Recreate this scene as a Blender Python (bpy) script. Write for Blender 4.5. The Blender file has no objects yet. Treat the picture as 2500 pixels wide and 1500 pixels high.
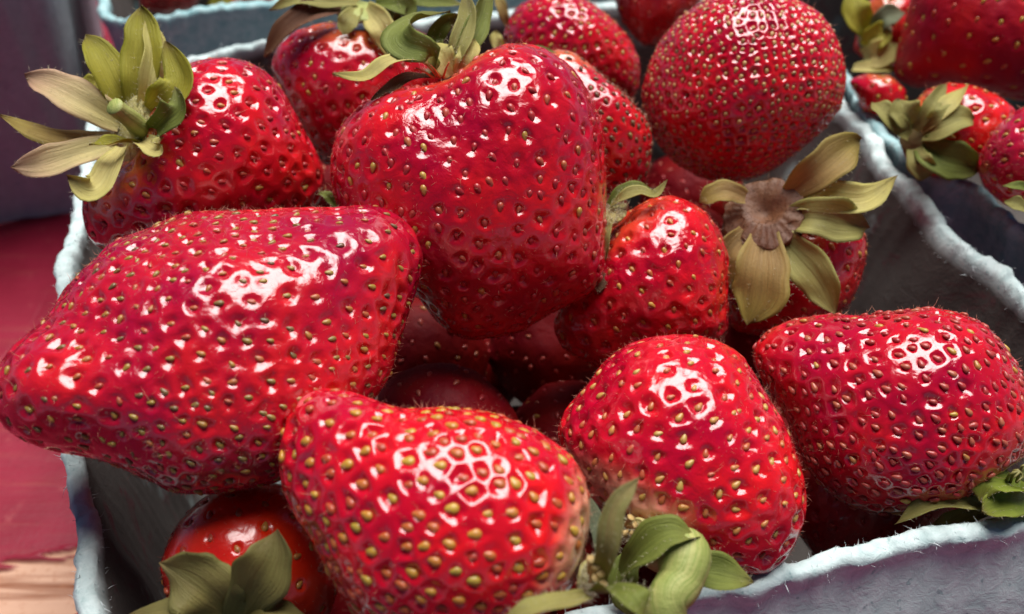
import bpy, math
import numpy as np
from mathutils import Vector, Matrix

S = 0.01                      # all shapes below are written in centimetres
scene = bpy.context.scene
col = scene.collection

# ------------------------------------------------------------------ camera
cam_d = bpy.data.cameras.new('camera'); cam = bpy.data.objects.new('camera', cam_d); col.objects.link(cam)
PITCH = math.radians(42.0)
FW = Vector((0, math.cos(PITCH), -math.sin(PITCH)))
CAM = Vector((0, 0, 7.5)) - FW * 16.5
cam.location = CAM * S
cam.rotation_euler = (math.radians(48.0), 0, 0)
cam_d.sensor_width = 36.0
cam_d.lens = 36.0 * 2375.0 / 2473.0
cam_d.clip_start = 0.005; cam_d.clip_end = 50
cam_d.dof.use_dof = True
cam_d.dof.focus_distance = 0.144
cam_d.dof.aperture_fstop = 21.0
scene.camera = cam

# ------------------------------------------------------------------ light
SUN_EL, SUN_AZ = math.radians(70.0), math.radians(18.0)      # azimuth clockwise from +Y
world = bpy.data.worlds.new('World'); scene.world = world; world.use_nodes = True
nt = world.node_tree; bg = nt.nodes['Background']
sky = nt.nodes.new('ShaderNodeTexSky'); sky.sky_type = 'NISHITA'; sky.sun_disc = False
sky.sun_elevation = SUN_EL; sky.sun_rotation = SUN_AZ
sky.altitude = 2500; sky.air_density = .32; sky.dust_density = .1; sky.ozone_density = 1.0
nt.links.new(sky.outputs[0], bg.inputs[0]); bg.inputs[1].default_value = 0.05
sun_d = bpy.data.lights.new('sun', 'SUN'); sun = bpy.data.objects.new('sun', sun_d); col.objects.link(sun)
sun_d.energy = 5.0; sun_d.angle = math.radians(48.0); sun_d.color = (1.0, 0.97, 0.93)
sv = Vector((math.sin(SUN_AZ) * math.cos(SUN_EL), math.cos(SUN_AZ) * math.cos(SUN_EL), math.sin(SUN_EL)))
sun.rotation_euler = sv.to_track_quat('Z', 'Y').to_euler()
scene.view_settings.view_transform = 'Standard'; scene.view_settings.look = 'None'
scene.view_settings.gamma = 1.0; scene.view_settings.exposure = 0.33
scene.render.engine = 'CYCLES'

rng = np.random.default_rng(7)

# ------------------------------------------------------------------ helpers
def tag(o, label=None, cat=None, group=None, kind=None):
    if label: o['label'] = label
    if cat: o['category'] = cat
    if group: o['group'] = group
    if kind: o['kind'] = kind
    return o

def mesh_np(name, V, F, mat=None, smooth=True, attrs=None):
    """V (n,3) in cm, F (m,4) or (m,3)"""
    V = np.asarray(V, np.float32) * S; F = np.asarray(F, np.int32)
    me = bpy.data.meshes.new(name)
    me.vertices.add(len(V)); me.vertices.foreach_set('co', V.ravel())
    k = F.shape[1]
    me.loops.add(F.size); me.loops.foreach_set('vertex_index', F.ravel())
    me.polygons.add(len(F)); me.polygons.foreach_set('loop_start', np.arange(0, F.size, k, dtype=np.int32))
    me.polygons.foreach_set('use_smooth', np.full(len(F), smooth))
    me.update(calc_edges=True)
    for an, av in (attrs or {}).items():
        av = np.asarray(av, np.float32)
        if av.ndim == 1:
            a = me.attributes.new(an, 'FLOAT', 'POINT'); a.data.foreach_set('value', av)
        else:
            a = me.attributes.new(an, 'FLOAT_VECTOR', 'POINT'); a.data.foreach_set('vector', av.ravel())
    if mat: me.materials.append(mat)
    return me

def obj(name, me, parent=None, loc=None):
    o = bpy.data.objects.new(name, me); col.objects.link(o)
    if parent: o.parent = parent
    if loc is not None: o.location = Vector(loc) * S
    return o

def empty(name, loc):
    o = bpy.data.objects.new(name, None); col.objects.link(o); o.location = Vector(loc) * S
    o.empty_display_size = 0.005
    return o

def unit(v): v = np.asarray(v, float); return v / np.maximum(np.linalg.norm(v, axis=-1, keepdims=True), 1e-12)
def sstep(a, b, x): t = np.clip((x - a) / (b - a), 0, 1); return t * t * (3 - 2 * t)

def cube_sphere(N):
    t = np.tan(np.linspace(-1, 1, N + 1) * math.pi / 4)
    A, Bq = np.meshgrid(t, t, indexing='ij'); one = np.ones_like(A)
    faces = [(one, A, Bq), (-one, Bq, A), (Bq, one, A), (A, -one, Bq), (A, Bq, one), (Bq, A, -one)]
    V = np.concatenate([np.stack(f, -1).reshape(-1, 3) for f in faces])
    idx = np.arange((N + 1) ** 2).reshape(N + 1, N + 1)
    q = np.stack([idx[:-1, :-1], idx[1:, :-1], idx[1:, 1:], idx[:-1, 1:]], -1).reshape(-1, 4)
    F = np.concatenate([q + i * (N + 1) ** 2 for i in range(6)])
    V = unit(V)
    key = np.round(V * 1e5).astype(np.int64)
    _, first, inv = np.unique(key, axis=0, return_index=True, return_inverse=True)
    return V[first], inv.ravel()[F]

def vnormals(V, F):
    n = np.cross(V[F[:, 2]] - V[F[:, 0]], V[F[:, 3]] - V[F[:, 1]])
    N = np.zeros_like(V); ar = np.zeros(len(V)); fa = np.linalg.norm(n, axis=1)
    for k in range(4):
        for c in range(3): N[:, c] += np.bincount(F[:, k], n[:, c], len(V))
        ar += np.bincount(F[:, k], fa, len(V))
    return unit(N), ar

def catmull(P, n, closed=False):
    P = np.asarray(P, float); m = len(P)
    if closed: Q = np.concatenate([P[-1:], P, P[:2]]); segs = m
    else: Q = np.concatenate([2 * P[:1] - P[1:2], P, 2 * P[-1:] - P[-2:-1]]); segs = m - 1
    u = np.linspace(0, segs, n, endpoint=not closed); i = np.minimum(u.astype(int), segs - 1); f = (u - i)[:, None]
    a, b, c, d = Q[i], Q[i + 1], Q[i + 2], Q[i + 3]
    return 0.5 * (2 * b + (c - a) * f + (2 * a - 5 * b + 4 * c - d) * f ** 2 + (3 * b - a - 3 * c + d) * f ** 3)

def sines(P, freq, seed, oct=3):
    r = np.random.default_rng(seed); h = np.zeros(len(P)); amp = 1.
    for o in range(oct):
        for k in range(5):
            h += amp / 5 ** .5 * np.sin(P @ (unit(r.normal(size=3)) * freq * r.uniform(.7, 1.4)) + r.uniform(0, 6.28))
        freq *= 2.1; amp *= .5
    return h

# ------------------------------------------------------------------ materials
def new_mat(name):
    m = bpy.data.materials.new(name); m.use_nodes = True
    t = m.node_tree; return m, t, t.nodes['Principled BSDF'], t.nodes['Material Output']
def node(t, typ, **kw):
    n = t.nodes.new(typ)
    for k, v in kw.items(): setattr(n, k, v)
    return n
def setin(t, n, i, v):
    s = n.inputs[i]
    if hasattr(v, 'is_linked') or isinstance(v, bpy.types.NodeSocket): t.links.new(v, s)
    elif isinstance(v, (tuple, list)): s.default_value = (*v, 1.0) if len(v) == 3 and s.type == 'RGBA' else v
    else: s.default_value = v
def mix(t, f, a, b, blend='MIX'):
    n = node(t, 'ShaderNodeMix', data_type='RGBA', blend_type=blend)
    setin(t, n, 0, f); setin(t, n, 6, a); setin(t, n, 7, b); return n.outputs[2]
def math_(t, op, a, b=0.0, clamp=False):
    n = node(t, 'ShaderNodeMath', operation=op, use_clamp=clamp); setin(t, n, 0, a); setin(t, n, 1, b); return n.outputs[0]
def noise(t, vec, scale, detail=3, rough=.5, dist=0.0):
    n = node(t, 'ShaderNodeTexNoise'); 
    if vec is not None: t.links.new(vec, n.inputs['Vector'])
    n.inputs['Scale'].default_value = scale; n.inputs['Detail'].default_value = detail; n.inputs['Roughness'].default_value = rough
    n.inputs['Distortion'].default_value = dist
    return n.outputs['Fac']
def ramp(t, f, stops):
    n = node(t, 'ShaderNodeValToRGB'); t.links.new(f, n.inputs[0]); e = n.color_ramp.elements
    while len(e) < len(stops): e.new(.5)
    for s, (p, c) in zip(e, stops): s.position = p; s.color = (*c, 1) if len(c) == 3 else c
    return n.outputs[0]
def bump(t, h, strength, dist, prev=None):
    n = node(t, 'ShaderNodeBump'); t.links.new(h, n.inputs['Height']); n.inputs['Strength'].default_value = strength; n.inputs['Distance'].default_value = dist
    if prev: t.links.new(prev, n.inputs['Normal'])
    return n.outputs['Normal']
def rgb(x): return ((x,) * 3)

def flesh_mat(colr, pale, rough, wr):
    m, t, b, o = new_mat('berry_flesh')
    co = node(t, 'ShaderNodeTexCoord').outputs['Object']
    at = node(t, 'ShaderNodeAttribute', attribute_name='pale').outputs['Fac']
    n1 = noise(t, co, 70, 3); n2 = noise(t, co, 420, 4, .6)
    dark = (colr[0] * .66, colr[1] * .6, colr[2] * 1.0); lite = (min(colr[0] * 1.2, .85), colr[1] * 2.2 + .004, colr[2] * .5)
    c = mix(t, ramp(t, n1, [(.34, rgb(0)), (.68, rgb(1))]), dark, lite)
    c = mix(t, ramp(t, n2, [(.52, rgb(0)), (.78, rgb(.5))]), c, tuple(x * .7 for x in colr))
    f = math_(t, 'ADD', at, math_(t, 'MULTIPLY', math_(t, 'SUBTRACT', n2, .5), math_(t, 'MULTIPLY', at, .9)), True)
    c = mix(t, f, c, pale[:3])
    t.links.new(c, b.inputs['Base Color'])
    b.inputs['Subsurface Weight'].default_value = .15
    b.inputs['Subsurface Radius'].default_value = (1, .12, .06); b.inputs['Subsurface Scale'].default_value = .0022
    n3 = noise(t, co, 260, 3)
    r = math_(t, 'ADD', rough - .09, math_(t, 'MULTIPLY', n3, .14))
    t.links.new(r, b.inputs['Roughness'])
    b.inputs['IOR'].default_value = 1.6
    b.inputs['Coat Weight'].default_value = .5 if rough < .55 else 0.; b.inputs['Coat Roughness'].default_value = .05
    b.inputs['Specular IOR Level'].default_value = .5 if rough < .55 else .12
    n4 = noise(t, co, 900, 4, .55, .6)
    n5 = noise(t, co, 330, 3, .5, 1.2)
    n6 = noise(t, co, 2000, 3, .6, .3)
    nb = bump(t, n5, .32 * wr, .0006); nb = bump(t, n4, .2 + .16 * wr, .00025, nb); nb = bump(t, n6, .2, .00005, nb)
    t.links.new(nb, b.inputs['Normal'])
    return m

PAL = {
 'pinkyellow': [(0, (.44, .018, .035)), (.5, (.48, .04, .045)), (.78, (.52, .12, .06)), (.9, (.52, .28, .06)), (1, (.55, .38, .08))],
 'yellow': [(0, (.46, .05, .03)), (.35, (.52, .13, .035)), (.6, (.56, .27, .04)), (.88, (.56, .38, .05)), (1, (.42, .34, .05))],
 'olive': [(0, (.46, .08, .05)), (.35, (.44, .2, .05)), (.6, (.36, .27, .05)), (.85, (.24, .19, .05)), (1, (.10, .08, .04))],
 'tan': [(0, (.52, .10, .05)), (.4, (.58, .24, .07)), (.75, (.60, .36, .09)), (1, (.55, .40, .1))],
 'rust': [(0, (.44, .03, .045)), (.55, (.46, .075, .06)), (.88, (.48, .15, .08)), (1, (.54, .38, .06))],
 'orange': [(0, (.44, .04, .035)), (.5, (.52, .14, .045)), (1, (.58, .34, .06))],
 'tanolive': [(0, (.64, .42, .16)), (.55, (.60, .38, .14)), (.78, (.34, .22, .08)), (1, (.16, .10, .04))],
 'dark': [(0, (.13, .07, .03)), (.5, (.09, .055, .025)), (.85, (.16, .11, .04)), (1, (.28, .22, .07))],
}
def seed_mat(pal):
    m, t, b, o = new_mat('seed_' + pal)
    r = node(t, 'ShaderNodeObjectInfo').outputs['Random']
    g = node(t, 'ShaderNodeNewGeometry').outputs['Random Per Island']
    f = math_(t, 'FRACT', math_(t, 'ADD', r, g))
    c = ramp(t, f, PAL[pal])
    co = node(t, 'ShaderNodeTexCoord').outputs['Object']
    c = mix(t, math_(t, 'MULTIPLY', noise(t, co, 1500, 2), .5), c, (.22, .04, .02))
    t.links.new(c, b.inputs['Base Color']); b.inputs['Roughness'].default_value = .3
    b.inputs['Subsurface Weight'].default_value = .1; b.inputs['Subsurface Scale'].default_value = .0005
    return m
SEED_M = {k: seed_mat(k) for k in PAL}

LEAF = {  # body colour, tip colour, vein pigment
 'yellowgreen': ((.54, .48, .07), (.38, .38, .02), (.28, .25, .03)),
 'pale': ((.80, .71, .30), (.66, .62, .17), (.48, .40, .10)),
 'palepink': ((.74, .66, .30), (.66, .38, .30), (.44, .36, .14)),
 'brownish': ((.46, .29, .11), (.42, .36, .06), (.24, .14, .05)),
 'green': ((.24, .29, .055), (.30, .34, .07), (.12, .15, .03)),
 'brightgreen': ((.28, .36, .04), (.36, .40, .05), (.15, .20, .03)),
 'olive': ((.46, .42, .14), (.42, .40, .11), (.25, .22, .06)),
 'olivepink': ((.32, .32, .10), (.40, .38, .13), (.50, .24, .14)),
 'greygreen': ((.22, .26, .15), (.25, .27, .16), (.13, .15, .08)),
 'dried': ((.22, .09, .05), (.17, .08, .035), (.08, .035, .018)),
 'khaki': ((.27, .23, .07), (.24, .23, .07), (.19, .12, .04)),
}
def leaf_mat(kind):
    a, tip, vein = LEAF[kind]
    m, t, b, o = new_mat('sepal_' + kind)
    lf = node(t, 'ShaderNodeAttribute', attribute_name='lf').outputs['Vector']
    sp = node(t, 'ShaderNodeSeparateXYZ'); t.links.new(lf, sp.inputs[0]); T, X = sp.outputs[0], sp.outputs[1]
    mp = node(t, 'ShaderNodeMapping'); t.links.new(lf, mp.inputs[0]); mp.inputs['Scale'].default_value = (1.6, 8.5, 1)
    oi = node(t, 'ShaderNodeObjectInfo')
    off = math_(t, 'MULTIPLY', oi.outputs['Random'], 30.); cb = node(t, 'ShaderNodeCombineXYZ'); t.links.new(off, cb.inputs[0]); t.links.new(off, cb.inputs[2])
    t.links.new(cb.outputs[0], mp.inputs['Location'])
    streak = noise(t, mp.outputs[0], 1.0, 5, .65, 1.1)
    co = node(t, 'ShaderNodeTexCoord').outputs['Object']
    blot = noise(t, co, 160, 4, .6)
    c = mix(t, math_(t, 'POWER', math_(t, 'MAXIMUM', T, 0.), 2.0), a, tip)
    c = mix(t, ramp(t, streak, [(.42, rgb(0)), (.74, rgb(.6))]), c, vein)
    c = mix(t, ramp(t, blot, [(.5, rgb(0)), (.75, rgb(.55))]), c, tuple(.55 * x for x in a))
    edge = math_(t, 'POWER', math_(t, 'ABSOLUTE', X), 5.0)
    c = mix(t, math_(t, 'MULTIPLY', edge, .5), c, tip)
    dry = math_(t, 'MULTIPLY', math_(t, 'POWER', math_(t, 'MAXIMUM', T, 0.), 9.0), math_(t, 'ADD', .2, blot), True)
    c = mix(t, dry, c, (.20, .09, .04))
    t.links.new(c, b.inputs['Base Color']); b.inputs['Roughness'].default_value = .55
    b.inputs['Specular IOR Level'].default_value = .35
    mid = math_(t, 'POWER', math_(t, 'SUBTRACT', 1.0, math_(t, 'ABSOLUTE', X), True), 8.0)
    h = math_(t, 'ADD', streak, math_(t, 'MULTIPLY', mid, .3))
    nb = bump(t, h, .55, .0005); nb = bump(t, noise(t, co, 2200, 2), .3, .00015, nb)
    t.links.new(nb, b.inputs['Normal'])
    tr = node(t, 'ShaderNodeBsdfTranslucent'); t.links.new(c, tr.inputs[0])
    ms = node(t, 'ShaderNodeMixShader'); ms.inputs[0].default_value = .42
    t.links.new(b.outputs[0], ms.inputs[1]); t.links.new(tr.outputs[0], ms.inputs[2]); t.links.new(ms.outputs[0], o.inputs[0])
    return m
LEAF_M = {k: leaf_mat(k) for k in LEAF}

SOFT = {'palegreen': ((.40, .40, .13), (.20, .26, .05)), 'pale': ((.50, .44, .19), (.36, .32, .09)), 'brownhub': ((.085, .02, .008), (.17, .07, .022)),
        'olivehub': ((.17, .14, .05), (.12, .08, .03)), 'redbrown': ((.12, .03, .02), (.2, .06, .03)), 'beige': ((.60, .42, .18), (.40, .26, .08)),
        'orangefil': ((.55, .17, .05), (.40, .10, .03)), 'olivefil': ((.22, .20, .05), (.16, .14, .04))}
def soft_mat(kind):
    a, b2 = SOFT[kind]; m, t, b, o = new_mat('stalk_' + kind)
    co = node(t, 'ShaderNodeTexCoord').outputs['Object']
    lf = node(t, 'ShaderNodeAttribute', attribute_name='lf').outputs['Vector']; mp = node(t, 'ShaderNodeMapping'); t.links.new(lf, mp.inputs[0]); mp.inputs['Scale'].default_value = (2, 5, 5)
    st = noise(t, mp.outputs[0], 1.0, 4, .6)
    c = mix(t, ramp(t, noise(t, co, 260, 4, .6), [(.35, rgb(0)), (.68, rgb(.6))]), a, b2)
    c = mix(t, ramp(t, st, [(.45, rgb(0)), (.62, rgb(.9))]), c, b2)
    t.links.new(c, b.inputs['Base Color']); b.inputs['Roughness'].default_value = .6
    t.links.new(bump(t, noise(t, co, 900, 4, .65), .5, .0003), b.inputs['Normal'])
    return m
SOFT_M = {k: soft_mat(k) for k in SOFT}

def plain_mat(name, c, rough=.6):
    m, t, b, o = new_mat(name); b.inputs['Base Color'].default_value = (*c, 1); b.inputs['Roughness'].default_value = rough; return m
FUZZ_M = plain_mat('berry_hair', (.50, .20, .13), .5)
FIBER_M = plain_mat('pulp_fiber', (.66, .72, .74), .8)
BROWNHAIR_M = plain_mat('brown_hair', (.11, .045, .016), .8)
HUBHAIR_M = plain_mat('sepal_hair', (.6, .55, .36), .6)

def pulp_mat(base, lite, stain):
    m, t, b, o = new_mat('moulded_pulp')
    co = node(t, 'ShaderNodeTexCoord').outputs['Object']
    big = noise(t, co, 55, 4, .6); mid = noise(t, co, 330, 4, .7, .8); fine = noise(t, co, 1500, 3, .7)
    c = mix(t, ramp(t, mid, [(.3, rgb(0)), (.7, rgb(1))]), base, lite)
    c = mix(t, ramp(t, fine, [(.62, rgb(0)), (.8, rgb(.3))]), c, tuple(.5 * x for x in base))
    c = mix(t, ramp(t, big, [(.6, rgb(0)), (.75, rgb(.6))]), c, stain)
    inn = node(t, 'ShaderNodeAttribute', attribute_name='shade_stain').outputs['Fac']
    shade_juice = mix(t, ramp(t, noise(t, co, 38, 4, .65), [(.56, rgb(0)), (.74, rgb(1))]), mix(t, mid, (.075, .065, .06), (.12, .105, .098)), base)  # dark pulp tone: shade inside the basket put into the colour
    shade_juice = mix(t, ramp(t, noise(t, co, 95, 5, .65, .6), [(.57, rgb(0)), (.68, rgb(.7))]), shade_juice, (.14, .025, .04))
    flk = noise(t, co, 700, 2, .5)
    c = mix(t, ramp(t, flk, [(.66, rgb(0)), (.72, rgb(.55))]), c, (.16, .30, .31))
    c = mix(t, inn, c, shade_juice)
    t.links.new(c, b.inputs['Base Color']); b.inputs['Roughness'].default_value = .85; b.inputs['Specular IOR Level'].default_value = .2
    nb = bump(t, mid, .5, .0004); nb = bump(t, fine, .4, .00015, nb); t.links.new(nb, b.inputs['Normal'])
    return m

# measured shapes of the strawberries, in centimetres
DATA = [
{'key': 'heart', 'label': 'big heart shaped strawberry with curled green calyx, topmost in the middle of the heap', 'group': 'strawberries heaped in the front basket', 'c': [-0.731, 1.1, 9.021], 'u': [0.9985, 0.0546, -0.0], 'v': [-0.0317, 0.5788, 0.8149], 'R': [2.187, 2.203, 2.229, 2.261, 2.298, 2.343, 2.391, 2.43, 2.461, 2.484, 2.505, 2.527, 2.544, 2.557, 2.562, 2.556, 2.541, 2.513, 2.481, 2.441, 2.382, 2.315, 2.241, 2.166, 2.092, 2.026, 1.976, 1.95, 1.941, 1.95, 1.975, 2.004, 2.025, 2.045, 2.07, 2.1, 2.136, 2.176, 2.211, 2.242, 2.267, 2.275, 2.278, 2.278, 2.265, 2.249, 2.235, 2.211, 2.186, 2.157, 2.118, 2.08, 2.05, 2.028, 2.002, 1.965, 1.929, 1.901, 1.882, 1.87, 1.86, 1.853, 1.85, 1.857, 1.88, 1.932, 2.008, 2.099, 2.196, 2.284, 2.362, 2.422, 2.437, 2.435, 2.432, 2.429, 2.431, 2.436, 2.431, 2.425, 2.427, 2.441, 2.471, 2.514, 2.567, 2.624, 2.657, 2.636, 2.579, 2.492, 2.403, 2.329, 2.272, 2.23, 2.2, 2.184], 'D': [1.75, 1.8], 'cal': [-0.125, 0.991, 0.052], 'bumps': [[0.872, 1.528, 1.029, 0.22], [-1.322, 0.987, 0.824, 0.12], [-0.237, 0.956, 0.755, -0.08], [1.858, -0.128, 0.824, 0.12]], 'tilt': [0, 0], 'sp': 0.38, 'ft': 0.72, 'pit': [0.065, 0.17, 0.85], 'seed': 0.155, 'pal': 'pinkyellow', 'col': [0.575, 0.003, 0.0249], 'pale': [0.62, 0.03, 0.015, 0.22], 'res': 120, 'fuzz': 1.2, 'rough': 0.17, 'lump': 0.05, 'ind': True, 'wr': 1.1, 'sasp': 0.62, 'proud': 0.0, 'sepals': [{'p': [[-0.525, 1.084, 1.652], [-0.785, 0.822, 2.034], [-1.185, 0.605, 2.092], [-1.566, 0.396, 1.934], [-2.053, 0.394, 2.007]], 'w': [0.316], 'n': [0.009, -0.166, 0.986], 'k': 'pale', 'cup': 0.3, 'sh': 0.0, 'label': None}, {'p': [[-0.364, 1.197, 1.628], [-0.556, 0.883, 2.102], [-0.905, 0.87, 2.237], [-1.033, 1.14, 2.313], [-0.795, 1.67, 2.303], [-0.282, 1.935, 2.299]], 'w': [0.343, 0.618, 0.48], 'n': [-0.468, -0.559, 0.684], 'k': 'green', 'cup': 0.35, 'sh': 0.0, 'label': None}, {'p': [[-0.371, 1.379, 1.68], [-0.549, 1.722, 1.913], [-0.371, 1.812, 2.162], [-0.103, 1.998, 2.219]], 'w': [0.316], 'n': [0.234, -0.944, 0.232], 'k': 'green', 'cup': 0.3, 'sh': 0.0, 'label': None}, {'p': [[-0.225, 1.152, 1.653], [-0.127, 1.194, 1.999], [-0.0, 1.647, 2.278], [-0.05, 2.177, 2.568]], 'w': [0.357], 'n': [-0.408, -0.698, 0.589], 'k': 'olive', 'cup': 0.45, 'sh': 0.0, 'label': None}, {'p': [[-0.194, 1.22, 1.653], [-0.02, 1.377, 1.978], [0.209, 1.881, 2.238], [0.355, 2.415, 2.533]], 'w': [0.412], 'n': [0.407, -0.679, 0.611], 'k': 'green', 'cup': 0.45, 'sh': 0.0, 'label': None}, {'p': [[-0.266, 0.994, 1.627], [-0.367, 1.06, 1.85], [-0.48, 1.172, 1.974], [-0.618, 1.285, 2.025]], 'w': [0.453], 'n': [0.041, -0.752, 0.658], 'k': 'pale', 'cup': 0.2, 'sh': 0.0, 'label': None}, {'p': [[-0.152, 1.016, 1.652], [-0.011, 1.023, 1.884], [0.054, 1.203, 2.009], [0.069, 1.412, 2.091]], 'w': [0.384], 'n': [0.041, -0.752, 0.658], 'k': 'pale', 'cup': 0.2, 'sh': 0.0, 'label': None}, {'p': [[-0.593, 1.039, 1.602], [-0.932, 0.747, 1.726], [-1.204, 0.458, 1.704], [-1.483, 0.247, 1.619]], 'w': [0.206], 'n': [0.116, -0.297, 0.948], 'k': 'dried', 'cup': 0.4, 'sh': 0.0, 'label': None}], 'stems': [], 'hubs': [{'p': [-0.401, 1.219, 1.578], 'r': 0.288, 'n': [-0.12, 0.401, 0.908], 'k': 'pale', 'h': 0.25}], 'stamens': [{'p': [[-0.484, 0.949, 1.652], [-0.583, 0.841, 1.861], [-0.691, 0.833, 1.971]], 'r': 0.021, 'k': 'orangefil'}, {'p': [[-0.437, 0.935, 1.637], [-0.494, 0.817, 1.834], [-0.56, 0.797, 1.932]], 'r': 0.021, 'k': 'orangefil'}, {'p': [[-0.384, 0.935, 1.637], [-0.319, 0.835, 1.854], [-0.264, 0.833, 1.971]], 'r': 0.021, 'k': 'orangefil'}, {'p': [[-0.531, 0.926, 1.627], [-0.656, 0.797, 1.812], [-0.79, 0.767, 1.898]], 'r': 0.021, 'k': 'orangefil'}]},
{'key': 'lumpy', 'label': 'very large lumpy strawberry with a blunt nose jutting over the left rim', 'group': 'strawberries heaped in the front basket', 'c': [-4.193, -2.277, 8.857], 'u': [0.922, 0.3872, -0.0], 'v': [-0.2581, 0.6146, 0.7455], 'R': [2.963, 3.095, 3.224, 3.303, 3.319, 3.26, 3.117, 2.928, 2.735, 2.598, 2.501, 2.415, 2.337, 2.265, 2.198, 2.139, 2.09, 2.05, 2.018, 1.998, 1.992, 1.996, 2.006, 2.011, 2.013, 2.013, 2.009, 2.008, 2.011, 2.019, 2.031, 2.047, 2.062, 2.066, 2.065, 2.081, 2.115, 2.152, 2.181, 2.204, 2.219, 2.237, 2.27, 2.336, 2.444, 2.579, 2.706, 2.784, 2.818, 2.815, 2.76, 2.659, 2.529, 2.403, 2.295, 2.204, 2.129, 2.068, 2.026, 1.999, 1.985, 1.984, 1.995, 2.013, 2.025, 2.019, 2.01, 2.005, 1.998, 1.994, 1.998, 2.007, 2.017, 2.029, 2.041, 2.048, 2.056, 2.071, 2.088, 2.103, 2.122, 2.149, 2.176, 2.195, 2.216, 2.247, 2.288, 2.338, 2.393, 2.447, 2.492, 2.538, 2.595, 2.665, 2.749, 2.848], 'D': [1.75, 1.7], 'cal': [0.728, -0.485, -0.485], 'bumps': [[-0.019, 0.793, 0.644, 0.13], [0.762, 0.649, 0.644, 0.13], [1.625, 0.704, 0.644, 0.13], [2.5, 0.925, 0.644, 0.18], [-0.296, 1.465, 0.644, -0.16], [0.948, 1.338, 0.702, -0.08], [-2.141, 0.077, 0.702, 0.25], [-1.456, 0.643, 0.644, -0.14], [0.064, -0.627, 0.936, -0.05]], 'tilt': [0, -0.35], 'sp': 0.3, 'ft': 0.85, 'pit': [0.055, 0.17, 1.0], 'seed': 0.118, 'pal': 'olive', 'col': [0.5, 0.003, 0.0303], 'pale': [0.45, 0.05, 0.03, 0.2], 'res': 150, 'fuzz': 2.2, 'rough': 0.2, 'lump': 0.07, 'ind': True, 'wr': 1.1, 'sasp': 0.62, 'proud': 0.0, 'sepals': [], 'stems': [], 'hubs': [], 'stamens': []},
{'key': 'front', 'label': 'glossy strawberry with bold yellow seeds at the front, its calyx on the right', 'group': 'strawberries heaped in the front basket', 'c': [-0.903, -4.937, 8.517], 'u': [0.9925, 0.1224, -0.0], 'v': [-0.0985, 0.7992, 0.5929], 'R': [1.833, 1.809, 1.786, 1.762, 1.736, 1.706, 1.672, 1.638, 1.603, 1.569, 1.538, 1.502, 1.469, 1.44, 1.414, 1.391, 1.374, 1.359, 1.342, 1.325, 1.311, 1.303, 1.3, 1.302, 1.307, 1.317, 1.332, 1.355, 1.392, 1.46, 1.565, 1.698, 1.85, 2.008, 2.149, 2.253, 2.305, 2.306, 2.283, 2.251, 2.211, 2.162, 2.105, 2.044, 1.978, 1.905, 1.831, 1.754, 1.677, 1.614, 1.57, 1.539, 1.516, 1.502, 1.497, 1.499, 1.503, 1.507, 1.514, 1.526, 1.536, 1.532, 1.521, 1.514, 1.513, 1.515, 1.511, 1.496, 1.482, 1.473, 1.471, 1.475, 1.484, 1.492, 1.495, 1.5, 1.512, 1.53, 1.556, 1.589, 1.626, 1.662, 1.701, 1.747, 1.797, 1.842, 1.883, 1.917, 1.938, 1.952, 1.953, 1.947, 1.932, 1.908, 1.883, 1.857], 'D': [1.5, 1.5], 'cal': [0.903, -0.402, 0.151], 'bumps': [[1.404, 0.064, 0.614, 0.08]], 'tilt': [0.1, -0.1], 'sp': 0.35, 'ft': 0.58, 'pit': [0.075, 0.22, 1.05], 'seed': 0.15, 'pal': 'yellow', 'col': [0.65, 0.003, 0.0221], 'pale': [0.66, 0.34, 0.2, 0.2], 'res': 130, 'fuzz': 1.0, 'rough': 0.15, 'lump': 0.04, 'ind': True, 'wr': 0.5, 'sasp': 0.74, 'proud': 0.0, 'sepals': [{'p': [[1.927, -0.659, -0.433], [1.958, -0.481, -0.086], [1.902, -0.154, 0.128], [1.758, 0.143, 0.309]], 'w': [0.205], 'n': [0.425, -0.425, 0.799], 'k': 'greygreen', 'cup': 0.3, 'sh': 0.0, 'label': None}, {'p': [[1.899, -1.026, 0.056], [1.947, -1.059, 0.767], [2.033, -0.768, 1.164], [2.325, -0.452, 1.291]], 'w': [0.276], 'n': [-0.224, -0.52, 0.824], 'k': 'olivepink', 'cup': 0.35, 'sh': 0.0, 'label': None}, {'p': [[1.875, -1.09, -0.015], [2.061, -1.364, 0.427], [2.219, -1.549, 0.521], [2.354, -1.684, 0.371]], 'w': [0.471], 'n': [0.277, -0.131, 0.952], 'k': 'green', 'cup': 0.35, 'sh': 0.0, 'label': None}, {'p': [[1.772, -1.176, 0.038], [1.457, -1.549, 0.521], [1.138, -1.708, 0.644], [0.808, -1.79, 0.552]], 'w': [0.327], 'n': [-0.103, 0.072, 0.992], 'k': 'olive', 'cup': 0.3, 'sh': 0.0, 'label': None}], 'stems': [], 'hubs': [{'p': [1.779, -0.81, -0.153], 'r': 0.235, 'n': [0.894, -0.395, 0.21], 'k': 'pale', 'h': 0.3}], 'stamens': [{'p': [[1.808, -0.95, 0.066], [1.823, -1.043, 0.337], [1.85, -1.052, 0.475]], 'r': 0.041, 'k': 'beige'}, {'p': [[1.832, -0.966, 0.048], [1.863, -1.082, 0.293], [1.906, -1.115, 0.406]], 'r': 0.041, 'k': 'beige'}, {'p': [[1.808, -0.982, 0.03], [1.823, -1.105, 0.267], [1.85, -1.146, 0.372]], 'r': 0.041, 'k': 'beige'}, {'p': [[1.841, -1.014, -0.006], [1.882, -1.148, 0.22], [1.933, -1.199, 0.313]], 'r': 0.041, 'k': 'beige'}, {'p': [[1.784, -0.918, 0.101], [1.783, -1.003, 0.38], [1.794, -1.006, 0.527]], 'r': 0.041, 'k': 'beige'}]},
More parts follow.
